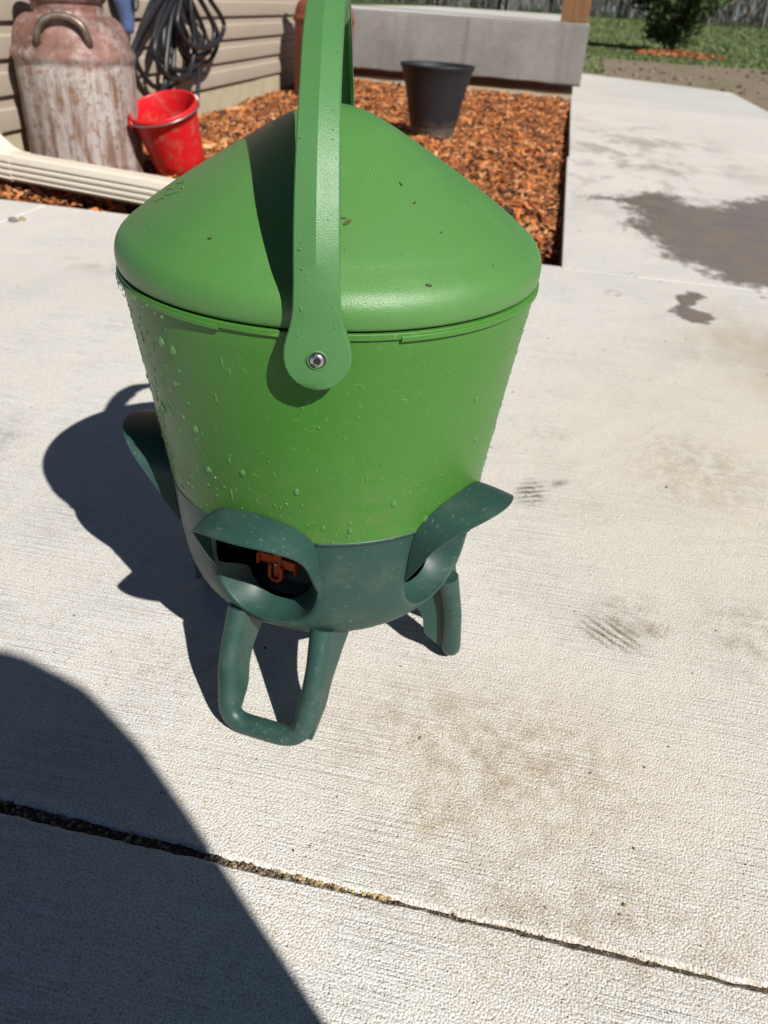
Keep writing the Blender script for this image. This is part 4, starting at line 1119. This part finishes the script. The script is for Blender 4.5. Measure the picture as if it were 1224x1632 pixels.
# ================================================================== PHOTOGRAPHER (out of frame, throws the shadow at lower left)
M_CLOTH = simple('dark_clothing', (0.05, 0.055, 0.08), .9, .2, 20)
M_SKIN = simple('skin', (0.45, 0.26, 0.18), .5, .08, 20)
M_HAIR = simple('brown_hair', (0.06, 0.035, 0.02), .6, .3, 60)
person = thing('person', (.30, -.60, 0), 0, label='crouching person in dark clothes whose shadow falls on the near slab', cat='person')
def skin(name, nodes, edges, mat, root=0, sub=2):
    me = bpy.data.meshes.new(name)
    me.from_pydata([(x - .30, y + .60, z) for x, y, z, r in nodes], edges, [])
    me.materials.append(mat)
    o = link(name, me, person)
    m = o.modifiers.new('skin', 'SKIN'); m.use_smooth_shade = True
    for i, sv in enumerate(me.skin_vertices[0].data):
        sv.radius = (nodes[i][3], nodes[i][3]); sv.use_root = (i == root)
    o.modifiers.new('sub', 'SUBSURF').levels = sub
    o.modifiers['sub'].render_levels = sub
    return o
nd = [(.31, -.66, .20, .13), (.30, -.62, .34, .125), (.29, -.53, .48, .135), (.28, -.45, .60, .105), (.25, -.40, .66, .052), (.235, -.36, .715, .07), (.225, -.345, .765, .094), (.225, -.345, .815, .07),
      (.13, -.50, .585, .06), (.05, -.40, .42, .042), (.02, -.17, .44, .032), (.0, -.06, .465, .026),
      (.42, -.46, .575, .06), (.375, -.32, .42, .042), (.19, -.15, .43, .030), (.06, -.07, .455, .026),
      (.22, -.62, .18, .09), (.16, -.34, .34, .062), (.15, -.50, .08, .042), (.14, -.36, .03, .035),
      (.40, -.62, .18, .09), (.45, -.38, .33, .062), (.44, -.54, .08, .042), (.44, -.38, .03, .035)]
ed = [(0, 1), (1, 2), (2, 3), (3, 4), (4, 5), (5, 6), (6, 7), (3, 8), (8, 9), (9, 10), (10, 11), (3, 12), (12, 13), (13, 14), (14, 15), (0, 16), (16, 17), (17, 18), (18, 19), (0, 20), (20, 21), (21, 22), (22, 23)]
skin('body', nd, ed, M_CLOTH)
hd = MB().lathe([(.001, -.13), (.05, -.12), (.078, -.07), (.092, 0), (.090, .05), (.066, .095), (.03, .115), (.001, .12)], 24).xf(Matrix.Translation((.225 - .30, -.335 + .60, .775)) @ Matrix.Diagonal((1, 1.12, 1, 1))).obj('head', M_SKIN, person)
MB().lathe([(.150, -.27), (.160, -.17), (.153, -.05), (.149, .03), (.143, .1), (.132, .155), (.110, .2), (.08, .232), (.04, .248), (.001, .254)], 32).xf(Matrix.Translation((.235 - .30, -.367 + .60, .665))).obj('hair', M_HAIR, person)
# phone held up to take the picture
PHM = Matrix(((rx.x, ux.x, -fw.x, 0), (rx.y, ux.y, -fw.y, 0), (rx.z, ux.z, -fw.z, CAMH), (0, 0, 0, 1)))
phone = thing('phone', (0, 0, CAMH), 0, label='dark phone held by the crouching person', cat='phone')
bevel(MB().box(-.062, .010, -.135, .012, .006, .0145).xf(Matrix.Translation((0, 0, -CAMH)) @ PHM).obj('phone_body', M_BLACK, phone, smooth=False), .003)

# ================================================================== SMALL DEBRIS
M_BIT = [simple('debris_' + a, c, .9, .3, 200) for a, c in [('dark', (0.04, 0.032, 0.024)), ('brown', (0.13, 0.085, 0.05)), ('straw', (0.34, 0.27, 0.14)), ('grey', (0.16, 0.15, 0.14))]]
dp_ = []; dz_ = []
for i in range(260):
    vv_ = .3 + 2.2 * random.random() ** 1.5; dp_.append((random.uniform(-.75, .62) * (.5 + .6 * vv_), vv_, .0006)); dz_.append(abs(random.gauss(0, .0005)) + .0003 + .0003 * vv_)
dp_ += [(-1.235, 1.72, .004), (-1.225, 1.74, .003)]; dz_ += [.012, .009]
o = scatter_ico('patio_grit', dp_, dz_, M_BIT, kind='stuff', label='tiny grit and bits of debris scattered on the patio'); o.rotation_euler = (0, 0, -PHI)
fv = []; ff = []
for a, r, L in [(9.5, .1014, .0030), (8.4, .0985, .0020), (36, .077, .0016), (37, .090, .0013), (4.4, .062, .0018), (28, .137, .0022), (-30, .12, .0015), (40, .11, .0012)]:
    r = min(r, .139); c0 = Vector(pol(a, r, lidz(r) + .0006)); b0 = len(fv); ph = random.uniform(0, 3)
    for k in range(7):
        t = 2 * math.pi * k / 7; q = Vector((math.cos(t) * L, math.sin(t) * L * .38, 0)) * random.uniform(.7, 1.2); q.rotate(Matrix.Rotation(ph, 3, 'Z')); fv.append(c0 + q - Vector((0, 0, 0)) + Vector((0, 0, -.55 * (Vector((q.x, q.y, 0)).dot(Vector(pol(a, 1, 0)))))))
    ff.append(tuple(b0 + k for k in range(7)))
o = obj('leaf_bits', fv, ff, simple('dry_leaf_bit', (0.06, 0.075, 0.022), .8, .3, 300), feeder, smooth=False, kind='stuff'); solid(o, .0004)
